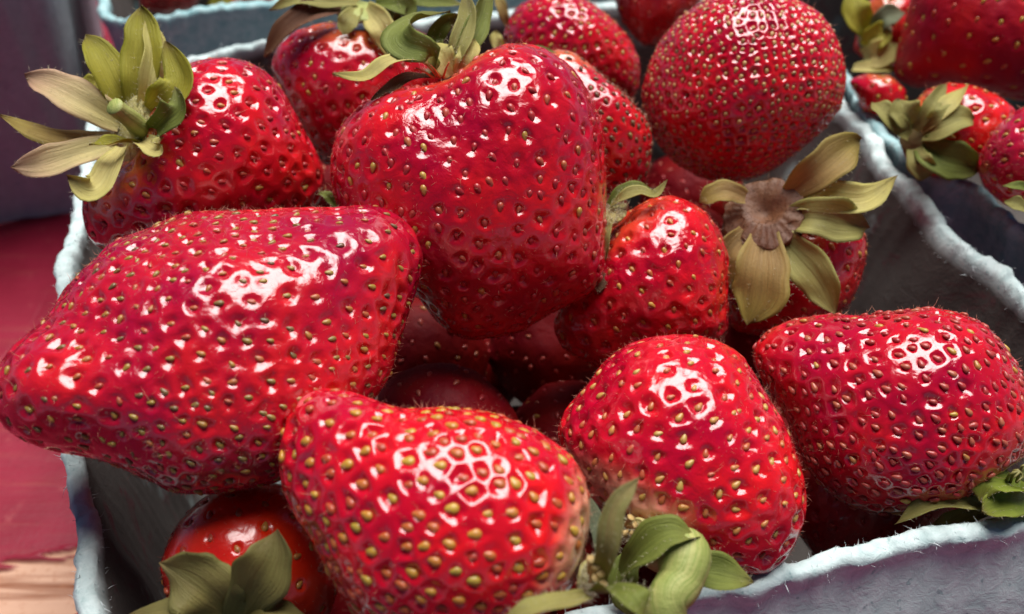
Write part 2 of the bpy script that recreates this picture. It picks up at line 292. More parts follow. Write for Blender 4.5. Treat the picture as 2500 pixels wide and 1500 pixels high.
{'key': 'squat', 'label': 'squat strawberry with whitish shoulder and thick green stem beside the front rim', 'group': 'strawberries heaped in the front basket', 'c': [2.408, -3.27, 7.605], 'u': [0.966, -0.2587, 0.0], 'v': [0.197, 0.7356, 0.6482], 'R': [1.667, 1.632, 1.602, 1.576, 1.556, 1.539, 1.527, 1.517, 1.504, 1.493, 1.487, 1.485, 1.49, 1.5, 1.518, 1.546, 1.582, 1.622, 1.662, 1.695, 1.713, 1.721, 1.719, 1.711, 1.704, 1.696, 1.693, 1.692, 1.69, 1.691, 1.698, 1.705, 1.711, 1.719, 1.726, 1.719, 1.71, 1.702, 1.687, 1.674, 1.668, 1.671, 1.683, 1.7, 1.722, 1.748, 1.774, 1.791, 1.794, 1.77, 1.726, 1.679, 1.628, 1.58, 1.539, 1.502, 1.468, 1.439, 1.417, 1.398, 1.376, 1.357, 1.343, 1.335, 1.327, 1.313, 1.296, 1.282, 1.274, 1.272, 1.274, 1.282, 1.296, 1.315, 1.341, 1.373, 1.412, 1.459, 1.515, 1.578, 1.645, 1.72, 1.798, 1.874, 1.932, 1.956, 1.963, 1.955, 1.935, 1.909, 1.877, 1.844, 1.811, 1.777, 1.743, 1.706], 'D': [1.45, 1.45], 'cal': [-0.416, -0.833, 0.364], 'bumps': [[-0.446, 0.995, 0.707, 0.12], [1.244, -0.329, 0.589, 0.1], [0.335, -0.404, 0.884, -0.04]], 'tilt': [0, -0.1], 'sp': 0.35, 'ft': 0.8, 'pit': [0.065, 0.18, 0.95], 'seed': 0.13, 'pal': 'tan', 'col': [0.625, 0.003, 0.0249], 'pale': [0.72, 0.36, 0.24, 0.34], 'res': 120, 'fuzz': 1.3, 'rough': 0.15, 'lump': 0.04, 'ind': True, 'wr': 1.0, 'sasp': 0.62, 'proud': 0.0, 'sepals': [{'p': [[-0.999, -1.873, -0.137], [-0.817, -1.935, 0.466], [-0.488, -1.897, 0.807], [-0.098, -1.902, 0.727]], 'w': [0.354, 0.542, 0.413], 'n': [0.174, -0.109, 0.979], 'k': 'green', 'cup': 0.35, 'sh': 0.0, 'label': None}, {'p': [[-0.503, -1.672, -0.064], [-0.136, -1.95, 0.151], [0.273, -2.034, 0.132], [0.638, -2.104, 0.055]], 'w': [0.495], 'n': [0.059, -0.136, 0.989], 'k': 'green', 'cup': 0.35, 'sh': 0.0, 'label': None}, {'p': [[-0.732, -1.542, -0.069], [-0.945, -1.837, -0.097], [-0.945, -2.052, -0.336], [-0.839, -2.248, -0.554]], 'w': [0.413], 'n': [-0.393, -0.378, 0.838], 'k': 'green', 'cup': 0.3, 'sh': 0.0, 'label': None}], 'stems': [{'p': [[-0.518, -1.658, 0.102], [-0.286, -1.945, 0.455], [-0.361, -2.271, 0.392], [-0.529, -2.495, 0.293], [-0.571, -2.772, -0.09]], 'r': [0.259, 0.365, 0.307, 0.259, 0.259], 'k': 'palegreen', 'name': 'stem'}], 'hubs': [{'p': [-0.658, -1.463, 0.094], 'r': 0.354, 'n': [-0.627, -0.772, -0.107], 'k': 'pale', 'h': 0.25}], 'stamens': [{'p': [[-0.951, -1.473, 0.382], [-0.935, -1.557, 0.587], [-0.902, -1.552, 0.668]], 'r': 0.041, 'k': 'beige'}, {'p': [[-0.925, -1.491, 0.362], [-0.896, -1.597, 0.543], [-0.85, -1.615, 0.598]], 'r': 0.041, 'k': 'beige'}, {'p': [[-0.871, -1.526, 0.322], [-0.883, -1.653, 0.48], [-0.876, -1.691, 0.513]], 'r': 0.041, 'k': 'beige'}, {'p': [[-0.685, -1.544, 0.302], [-0.673, -1.623, 0.513], [-0.641, -1.615, 0.598]], 'r': 0.041, 'k': 'beige'}, {'p': [[-0.578, -1.562, 0.283], [-0.555, -1.653, 0.48], [-0.51, -1.656, 0.551]], 'r': 0.041, 'k': 'beige'}, {'p': [[-0.365, -1.562, 0.283], [-0.345, -1.644, 0.49], [-0.301, -1.639, 0.571]], 'r': 0.041, 'k': 'beige'}, {'p': [[-1.005, -1.526, 0.322], [-0.995, -1.653, 0.48], [-0.97, -1.691, 0.513]], 'r': 0.041, 'k': 'beige'}]},
{'key': 'right', 'label': 'long strawberry with pale rusty seeds lying along the right side, calyx by the rim corner', 'group': 'strawberries heaped in the front basket', 'c': [6.022, -2.142, 7.363], 'u': [0.8594, -0.5114, 0.0], 'v': [0.352, 0.5916, 0.7253], 'R': [1.771, 1.771, 1.772, 1.763, 1.743, 1.724, 1.711, 1.7, 1.685, 1.667, 1.655, 1.647, 1.64, 1.634, 1.633, 1.634, 1.629, 1.622, 1.618, 1.616, 1.606, 1.587, 1.57, 1.554, 1.536, 1.521, 1.512, 1.504, 1.49, 1.477, 1.47, 1.469, 1.473, 1.481, 1.496, 1.518, 1.553, 1.611, 1.687, 1.773, 1.858, 1.948, 2.047, 2.148, 2.247, 2.335, 2.4, 2.443, 2.445, 2.397, 2.299, 2.164, 2.04, 1.942, 1.863, 1.804, 1.767, 1.742, 1.726, 1.719, 1.72, 1.728, 1.736, 1.737, 1.738, 1.745, 1.751, 1.745, 1.738, 1.735, 1.725, 1.702, 1.677, 1.659, 1.64, 1.612, 1.583, 1.561, 1.545, 1.536, 1.53, 1.529, 1.532, 1.542, 1.559, 1.582, 1.603, 1.615, 1.628, 1.647, 1.671, 1.692, 1.709, 1.729, 1.752, 1.769], 'D': [1.5, 1.5], 'cal': [0.927, -0.361, 0.103], 'bumps': [[0.227, 1.069, 0.821, 0.1]], 'tilt': [-0.02, -0.12], 'sp': 0.32, 'ft': 0.6, 'pit': [0.065, 0.2, 1.0], 'seed': 0.138, 'pal': 'rust', 'col': [0.55, 0.003, 0.0277], 'pale': [0.5, 0.06, 0.04, 0.25], 'res': 130, 'fuzz': 1.3, 'rough': 0.15, 'lump': 0.04, 'ind': True, 'wr': 0.6, 'sasp': 0.62, 'proud': 0.015, 'sepals': [{'p': [[1.517, -1.237, -0.477], [0.963, -1.447, 0.037], [0.651, -1.509, 0.117], [0.535, -1.684, -0.077]], 'w': [0.537], 'n': [-0.323, -0.198, 0.925], 'k': 'brightgreen', 'cup': 0.4, 'sh': 0.0, 'label': None}, {'p': [[1.532, -1.52, -0.492], [1.029, -1.704, -0.099], [0.689, -1.803, -0.06], [0.516, -1.842, -0.103]], 'w': [0.442], 'n': [-0.254, -0.427, 0.868], 'k': 'brightgreen', 'cup': 0.4, 'sh': 0.0, 'label': None}, {'p': [[0.934, -1.5, -0.47], [0.401, -1.624, -0.235], [-0.149, -1.67, -0.211], [-0.578, -1.791, -0.495]], 'w': [0.291], 'n': [-0.013, -0.022, 1.0], 'k': 'olive', 'cup': 0.4, 'sh': 0.0, 'label': None}, {'p': [[0.972, -1.399, -0.657], [0.539, -1.57, -0.623], [0.239, -1.67, -0.734], [-0.01, -1.701, -0.843]], 'w': [0.316], 'n': [-0.085, -0.144, 0.986], 'k': 'olive', 'cup': 0.3, 'sh': 0.0, 'label': None}], 'stems': [], 'hubs': [{'p': [1.675, -0.886, -0.535], 'r': 0.316, 'n': [0.407, -0.914, -0.015], 'k': 'palegreen', 'h': 0.3}], 'stamens': [{'p': [[1.072, -1.385, -0.043], [1.041, -1.393, 0.246], [1.145, -1.451, 0.182], [1.032, -1.541, 0.157]], 'r': 0.025, 'k': 'olivefil'}, {'p': [[1.161, -1.385, -0.043], [1.145, -1.354, 0.29], [1.232, -1.412, 0.225]], 'r': 0.025, 'k': 'olivefil'}, {'p': [[1.013, -1.385, -0.043], [0.971, -1.432, 0.203], [1.073, -1.444, 0.265], [0.966, -1.533, 0.24]], 'r': 0.025, 'k': 'olivefil'}]},
{'key': 'wrinkled', 'label': 'small wrinkled strawberry tucked right under the heart shaped one', 'group': 'strawberries heaped in the front basket', 'c': [2.488, 0.772, 7.311], 'u': [0.9823, -0.1875, 0.0], 'v': [0.1211, 0.6345, 0.7634], 'R': [1.291, 1.285, 1.285, 1.289, 1.294, 1.301, 1.311, 1.327, 1.346, 1.363, 1.377, 1.394, 1.415, 1.434, 1.449, 1.466, 1.487, 1.506, 1.515, 1.524, 1.533, 1.535, 1.535, 1.537, 1.533, 1.518, 1.501, 1.487, 1.471, 1.454, 1.44, 1.429, 1.411, 1.389, 1.368, 1.345, 1.309, 1.273, 1.242, 1.214, 1.189, 1.17, 1.156, 1.147, 1.144, 1.153, 1.18, 1.22, 1.269, 1.328, 1.397, 1.472, 1.551, 1.642, 1.75, 1.85, 1.905, 1.939, 1.96, 1.946, 1.914, 1.882, 1.848, 1.814, 1.781, 1.736, 1.677, 1.619, 1.568, 1.522, 1.481, 1.448, 1.422, 1.403, 1.39, 1.381, 1.373, 1.365, 1.362, 1.364, 1.372, 1.386, 1.406, 1.433, 1.458, 1.472, 1.48, 1.49, 1.499, 1.489, 1.451, 1.408, 1.371, 1.342, 1.319, 1.302], 'D': [1.3, 1.3], 'cal': [-0.578, 0.788, 0.21], 'bumps': [[0.307, 0.982, 0.652, 0.1]], 'tilt': [0, 0], 'sp': 0.38, 'ft': 0.9, 'pit': [0.06, 0.17, 0.85], 'seed': 0.125, 'pal': 'orange', 'col': [0.625, 0.003, 0.0221], 'pale': [0.62, 0.05, 0.02, 0.3], 'res': 100, 'fuzz': 0.8, 'rough': 0.18, 'lump': 0.06, 'ind': True, 'wr': 1.6, 'sasp': 0.62, 'proud': 0.0, 'sepals': [{'p': [[-0.816, 0.474, 1.349], [-0.628, 0.414, 1.581], [-0.357, 0.433, 1.677], [-0.116, 0.401, 1.641], [0.113, 0.618, 1.807]], 'w': [0.261], 'n': [-0.003, -0.016, 1.0], 'k': 'olive', 'cup': 0.4, 'sh': 0.0, 'label': None}, {'p': [[-0.827, 0.579, 1.316], [-0.635, 0.68, 1.502], [-0.389, 0.741, 1.57], [-0.093, 0.776, 1.46]], 'w': [0.232], 'n': [-0.074, -0.387, 0.919], 'k': 'green', 'cup': 0.4, 'sh': 0.0, 'label': None}, {'p': [[-0.856, 0.294, 1.223], [-0.935, -0.045, 1.22], [-0.967, -0.269, 1.047], [-0.979, -0.375, 0.779]], 'w': [0.261], 'n': [-0.498, -0.627, 0.6], 'k': 'olive', 'cup': 0.3, 'sh': 0.0, 'label': None}, {'p': [[-0.931, -0.375, 0.779], [-0.967, -0.567, 0.715], [-1.027, -0.72, 0.62], [-1.095, -0.789, 0.544]], 'w': [0.174], 'n': [-0.117, -0.611, 0.783], 'k': 'dried', 'cup': 0.4, 'sh': 0.0, 'label': None}], 'stems': [], 'hubs': [{'p': [-0.795, 0.357, 1.219], 'r': 0.275, 'n': [-0.597, 0.12, 0.793], 'k': 'pale', 'h': 0.35}], 'stamens': []},
{'key': 'brown', 'label': 'strawberry with a big brown fuzzy calyx disc beside the right basket wall', 'group': 'strawberries heaped in the front basket', 'c': [5.228, 1.864, 6.88], 'u': [0.9378, -0.3471, 0.0], 'v': [0.2125, 0.5741, 0.7907], 'R': [1.227, 1.234, 1.246, 1.263, 1.285, 1.308, 1.322, 1.334, 1.349, 1.364, 1.369, 1.366, 1.364, 1.368, 1.371, 1.365, 1.354, 1.346, 1.343, 1.346, 1.352, 1.355, 1.359, 1.367, 1.382, 1.402, 1.429, 1.464, 1.5, 1.521, 1.52, 1.513, 1.512, 1.517, 1.529, 1.546, 1.556, 1.533, 1.488, 1.444, 1.407, 1.377, 1.355, 1.338, 1.32, 1.295, 1.27, 1.251, 1.238, 1.23, 1.228, 1.231, 1.239, 1.253, 1.273, 1.298, 1.329, 1.357, 1.378, 1.398, 1.425, 1.459, 1.502, 1.552, 1.598, 1.606, 1.572, 1.529, 1.493, 1.464, 1.436, 1.399, 1.356, 1.319, 1.288, 1.265, 1.247, 1.235, 1.229, 1.228, 1.231, 1.237, 1.238, 1.231, 1.225, 1.224, 1.228, 1.237, 1.252, 1.261, 1.252, 1.237, 1.226, 1.219, 1.218, 1.221], 'D': [1.25, 1.3], 'cal': [-0.342, 0.587, 0.734], 'bumps': [], 'tilt': [0, 0], 'sp': 0.38, 'ft': 0.8, 'pit': [0.05, 0.16, 0.8], 'seed': 0.15, 'pal': 'orange', 'col': [0.6, 0.003, 0.0221], 'pale': [0.5, 0.06, 0.03, 0.3], 'res': 80, 'fuzz': 0.6, 'rough': 0.22, 'lump': 0.04, 'ind': True, 'wr': 1.0, 'sasp': 0.62, 'proud': 0.0, 'sepals': [{'p': [[-0.401, -0.066, 1.645], [-0.02, -0.135, 2.167], [0.42, 0.144, 2.401], [0.831, 0.529, 2.381]], 'w': [0.693], 'n': [-0.022, -0.601, 0.799], 'k': 'brownish', 'cup': 0.35, 'sh': 0.0, 'label': None}, {'p': [[-0.343, -0.228, 1.541], [0.102, -0.401, 1.797], [0.791, -0.441, 1.826], [1.4, -0.052, 2.034]], 'w': [0.616, 0.601, 0.462], 'n': [-0.227, -0.334, 0.915], 'k': 'pale', 'cup': 0.3, 'sh': 0.0, 'label': None}, {'p': [[-0.393, -0.436, 1.383], [-0.07, -0.694, 1.62], [0.457, -0.765, 1.542], [0.895, -0.662, 1.357]], 'w': [0.74], 'n': [-0.318, -0.578, 0.752], 'k': 'olive', 'cup': 0.4, 'sh': 0.0, 'label': None}, {'p': [[-0.622, -0.668, 1.201], [-0.281, -1.188, 1.072], [0.004, -1.546, 0.824], [0.211, -1.901, 0.504]], 'w': [0.709], 'n': [-0.483, -0.492, 0.725], 'k': 'olive', 'cup': 0.3, 'sh': 0.0, 'label': None}, {'p': [[-0.872, -0.668, 1.201], [-0.97, -1.282, 0.967], [-1.041, -1.611, 0.602], [-1.207, -1.844, 0.194]], 'w': [0.963], 'n': [-0.2, -0.825, 0.528], 'k': 'brownish', 'cup': 0.35, 'sh': 0.0, 'label': None}, {'p': [[-1.171, -0.541, 1.193], [-1.445, -0.86, 0.988], [-1.495, -1.023, 0.658], [-1.495, -1.188, 0.324]], 'w': [0.616], 'n': [-0.014, -0.861, 0.508], 'k': 'brownish', 'cup': 0.3, 'sh': 0.0, 'label': None}, {'p': [[-1.147, -0.074, 1.562], [-1.459, -0.083, 1.701], [-1.711, -0.107, 1.674], [-1.944, -0.122, 1.508]], 'w': [0.462], 'n': [0.017, -0.461, 0.887], 'k': 'brownish', 'cup': 0.3, 'sh': 0.0, 'label': None}], 'stems': [], 'hubs': [{'p': [-0.79, -0.245, 1.402], 'r': 0.678, 'n': [-0.341, -0.352, 0.872], 'k': 'brownhub', 'h': 0.22}], 'stamens': []},
{'key': 'seedy', 'label': 'round strawberry thickly dotted with tan seeds, high at the back right of the heap', 'group': 'strawberries heaped in the front basket', 'c': [4.609, 5.269, 8.719], 'u': [0.9671, -0.2543, 0.0], 'v': [0.1211, 0.4607, 0.8792], 'R': [1.94, 1.95, 1.96, 1.96, 1.957, 1.958, 1.959, 1.955, 1.954, 1.959, 1.965, 1.962, 1.958, 1.956, 1.949, 1.931, 1.913, 1.901, 1.891, 1.881, 1.874, 1.876, 1.884, 1.891, 1.882, 1.866, 1.855, 1.852, 1.849, 1.837, 1.821, 1.809, 1.805, 1.806, 1.807, 1.811, 1.822, 1.839, 1.855, 1.867, 1.881, 1.902, 1.924, 1.936, 1.944, 1.956, 1.973, 1.986, 1.998, 2.014, 2.036, 2.049, 2.044, 2.035, 2.035, 2.041, 2.044, 2.035, 2.026, 2.023, 2.02, 2.017, 2.019, 2.024, 2.021, 2.01, 2.003, 2.003, 1.998, 1.98, 1.961, 1.95, 1.942, 1.931, 1.918, 1.909, 1.901, 1.883, 1.861, 1.844, 1.83, 1.815, 1.796, 1.781, 1.774, 1.773, 1.776, 1.782, 1.795, 1.814, 1.837, 1.856, 1.878, 1.906, 1.931, 1.937], 'D': [1.95, 1.8], 'cal': [0.148, 0.791, -0.593], 'bumps': [[-0.324, -0.739, 0.743, 0.14], [0.707, 0.767, 0.908, -0.1], [-1.326, 0.284, 0.908, -0.12], [0.842, -0.83, 0.825, -0.08], [-0.424, 0.794, 0.99, 0.08]], 'tilt': [0, 0], 'sp': 0.228, 'ft': 0.75, 'pit': [0.058, 0.24, 1.08], 'seed': 0.098, 'pal': 'tanolive', 'col': [0.587, 0.003, 0.0249], 'pale': [0.5, 0.05, 0.03, 0.2], 'res': 140, 'fuzz': 0.9, 'rough': 0.17, 'lump': 0.04, 'ind': True, 'wr': 0.5, 'sasp': 0.72, 'proud': 0.01, 'sepals': [], 'stems': [], 'hubs': [], 'stamens': []},
{'key': 'darkseed', 'label': 'narrow strawberry studded with dark brown seeds behind the heart shaped one', 'group': 'strawberries heaped in the front basket', 'c': [1.602, 3.964, 8.614], 'u': [0.9952, -0.0983, 0.0], 'v': [0.0511, 0.5175, 0.8542], 'R': [0.996, 0.97, 0.95, 0.929, 0.902, 0.87, 0.842, 0.818, 0.8, 0.785, 0.774, 0.764, 0.755, 0.749, 0.747, 0.747, 0.751, 0.758, 0.769, 0.783, 0.802, 0.827, 0.859, 0.898, 0.945, 1.003, 1.071, 1.151, 1.242, 1.347, 1.448, 1.538, 1.62, 1.684, 1.73, 1.754, 1.734, 1.698, 1.667, 1.644, 1.627, 1.6, 1.543, 1.474, 1.412, 1.36, 1.317, 1.283, 1.255, 1.234, 1.219, 1.206, 1.188, 1.159, 1.13, 1.106, 1.088, 1.075, 1.067, 1.063, 1.064, 1.07, 1.08, 1.096, 1.116, 1.136, 1.146, 1.15, 1.155, 1.165, 1.18, 1.201, 1.229, 1.262, 1.301, 1.334, 1.352, 1.367, 1.387, 1.413, 1.437, 1.45, 1.461, 1.47, 1.456, 1.409, 1.355, 1.305, 1.255, 1.208, 1.17, 1.138, 1.112, 1.089, 1.06, 1.026], 'D': [1.0, 1.1], 'cal': [-0.621, 0.777, -0.104], 'bumps': [], 'tilt': [0, 0], 'sp': 0.27, 'ft': 0.8, 'pit': [0.045, 0.2, 0.95], 'seed': 0.125, 'pal': 'dark', 'col': [0.6, 0.003, 0.0249], 'pale': [0.62, 0.14, 0.05, 0.3], 'res': 90, 'fuzz': 1.0, 'rough': 0.22, 'lump': 0.04, 'ind': True, 'wr': 0.6, 'sasp': 0.62, 'proud': 0.01, 'sepals': [{'p': [[-1.408, 0.397, 1.338], [-1.199, 0.234, 1.455], [-1.012, 0.158, 1.445], [-0.785, 0.173, 1.388]], 'w': [0.126], 'n': [-0.009, -0.096, 0.995], 'k': 'green', 'cup': 0.3, 'sh': 0.0, 'label': None}], 'stems': [], 'hubs': [], 'stamens': []},
{'key': 'sheen', 'label': 'strawberry with a broad white sheen at the back, left of the round seedy one', 'group': 'strawberries heaped in the front basket', 'c': [1.351, 7.606, 8.325], 'u': [0.9977, -0.0678, 0.0], 'v': [0.031, 0.4554, 0.8898], 'R': [1.344, 1.3, 1.261, 1.221, 1.176, 1.136, 1.102, 1.075, 1.053, 1.035, 1.017, 1.0, 0.987, 0.979, 0.975, 0.975, 0.979, 0.987, 0.999, 1.01, 1.022, 1.037, 1.058, 1.084, 1.116, 1.155, 1.193, 1.217, 1.229, 1.24, 1.256, 1.279, 1.307, 1.34, 1.368, 1.388, 1.407, 1.433, 1.465, 1.496, 1.512, 1.526, 1.542, 1.555, 1.56, 1.565, 1.567, 1.554, 1.532, 1.512, 1.498, 1.485, 1.461, 1.42, 1.378, 1.343, 1.316, 1.295, 1.28, 1.271, 1.266, 1.259, 1.24, 1.215, 1.195, 1.181, 1.172, 1.168, 1.169, 1.175, 1.186, 1.203, 1.225, 1.254, 1.284, 1.308, 1.328, 1.352, 1.382, 1.42, 1.467, 1.524, 1.59, 1.65, 1.675, 1.685, 1.699, 1.715, 1.713, 1.672, 1.62, 1.576, 1.54, 1.504, 1.453, 1.396], 'D': [1.35, 1.3], 'cal': [-0.426, -0.64, -0.64], 'bumps': [], 'tilt': [0, 0], 'sp': 0.28, 'ft': 0.8, 'pit': [0.05, 0.2, 1.0], 'seed': 0.11, 'pal': 'tan', 'col': [0.587, 0.003, 0.0303], 'pale': [0.55, 0.1, 0.03, 0.35], 'res': 80, 'fuzz': 0.6, 'rough': 0.17, 'lump': 0.04, 'ind': True, 'wr': 0.5, 'sasp': 0.62, 'proud': 0.0, 'sepals': [{'p': [[-1.54, -0.762, 0.2], [-1.626, -0.753, 0.434], [-1.687, -0.647, 0.551], [-1.705, -0.496, 0.645]], 'w': [0.273], 'n': [-0.057, -0.838, 0.543], 'k': 'pale', 'cup': 0.3, 'sh': 0.0, 'label': None}, {'p': [[-1.454, 0.148, 0.463], [-1.543, 0.204, 0.675], [-1.606, 0.354, 0.842], [-1.725, 0.57, 0.932]], 'w': [0.255], 'n': [0.139, -0.835, 0.532], 'k': 'brownish', 'cup': 0.3, 'sh': 0.0, 'label': None}], 'stems': [], 'hubs': [], 'stamens': []},
{'key': 'browncap', 'label': 'strawberry with drooping pale sepals and one dried brown one, by the back rim', 'group': 'strawberries heaped in the front basket', 'c': [-3.238, 5.481, 8.506], 'u': [0.9837, 0.1796, -0.0], 'v': [-0.0873, 0.4783, 0.8739], 'R': [1.839, 1.875, 1.916, 1.945, 1.943, 1.932, 1.926, 1.908, 1.857, 1.796, 1.743, 1.697, 1.646, 1.591, 1.54, 1.498, 1.464, 1.436, 1.41, 1.385, 1.363, 1.348, 1.338, 1.335, 1.337, 1.345, 1.357, 1.369, 1.377, 1.388, 1.404, 1.428, 1.458, 1.493, 1.524, 1.545, 1.568, 1.596, 1.626, 1.64, 1.639, 1.636, 1.631, 1.609, 1.571, 1.533, 1.5, 1.466, 1.428, 1.395, 1.368, 1.348, 1.334, 1.327, 1.326, 1.331, 1.341, 1.357, 1.38, 1.408, 1.438, 1.469, 1.507, 1.553, 1.606, 1.64, 1.617, 1.569, 1.523, 1.484, 1.45, 1.424, 1.404, 1.39, 1.382, 1.373, 1.362, 1.352, 1.347, 1.349, 1.356, 1.37, 1.389, 1.411, 1.43, 1.447, 1.467, 1.494, 1.529, 1.573, 1.626, 1.689, 1.747, 1.777, 1.792, 1.811], 'D': [1.5, 1.5], 'cal': [0.2, 0.948, 0.249], 'bumps': [], 'tilt': [0, 0], 'sp': 0.37, 'ft': 0.85, 'pit': [0.055, 0.17, 0.85], 'seed': 0.12, 'pal': 'rust', 'col': [0.55, 0.003, 0.0277], 'pale': [0.55, 0.1, 0.03, 0.35], 'res': 80, 'fuzz': 0.7, 'rough': 0.2, 'lump': 0.04, 'ind': True, 'wr': 0.9, 'sasp': 0.62, 'proud': 0.0, 'sepals': [{'p': [[0.426, 0.241, 1.613], [0.727, -0.367, 1.609], [0.89, -0.623, 1.401], [0.94, -0.766, 1.092]], 'w': [0.553], 'n': [-0.151, -0.709, 0.689], 'k': 'pale', 'cup': 0.3, 'sh': 0.0, 'label': None}, {'p': [[0.266, 0.241, 1.613], [0.164, -0.221, 1.622], [0.094, -0.373, 1.528], [0.039, -0.478, 1.412]], 'w': [0.385], 'n': [0.125, -0.686, 0.717], 'k': 'olive', 'cup': 0.3, 'sh': 0.0, 'label': None}, {'p': [[0.211, 0.39, 1.629], [-0.277, 0.036, 1.834], [-0.807, -0.032, 1.907], [-1.379, -0.069, 1.717]], 'w': [0.352], 'n': [0.082, -0.45, 0.889], 'k': 'olive', 'cup': 0.3, 'sh': 0.0, 'label': None}, {'p': [[0.114, 0.431, 1.524], [-0.356, -0.053, 1.734], [-0.941, -0.493, 1.545], [-1.449, -0.756, 1.104]], 'w': [0.503, 0.603, 0.503], 'n': [0.022, -0.635, 0.773], 'k': 'dried', 'cup': 0.5, 'sh': 0.0, 'label': None}, {'p': [[0.586, 0.268, 1.643], [1.028, -0.048, 1.815], [1.258, -0.053, 1.734], [0.977, -0.154, 1.548]], 'w': [0.419], 'n': [0.273, -0.515, 0.813], 'k': 'green', 'cup': 0.4, 'sh': 0.0, 'label': None}, {'p': [[0.599, 0.512, 1.615], [1.246, 0.539, 1.645], [1.804, 0.607, 1.571], [2.287, 0.664, 1.484]], 'w': [0.335], 'n': [0.152, -0.314, 0.937], 'k': 'green', 'cup': 0.3, 'sh': 0.0, 'label': None}, {'p': [[0.746, 0.188, 1.554], [1.089, -0.16, 1.466], [1.248, -0.319, 1.29], [1.317, -0.386, 1.066]], 'w': [0.419], 'n': [-0.151, -0.709, 0.689], 'k': 'greygreen', 'cup': 0.3, 'sh': 0.0, 'label': None}, {'p': [[0.26, 0.634, 1.601], [0.114, 0.701, 1.825], [-0.048, 0.863, 2.005], [-0.146, 1.123, 2.144]], 'w': [0.503], 'n': [0.147, -0.808, 0.571], 'k': 'pale', 'cup': 0.3, 'sh': 0.0, 'label': None}], 'stems': [], 'hubs': [{'p': [0.341, 0.471, 1.42], 'r': 0.587, 'n': [0.17, 0.215, 0.962], 'k': 'palegreen', 'h': 0.25}], 'stamens': []},
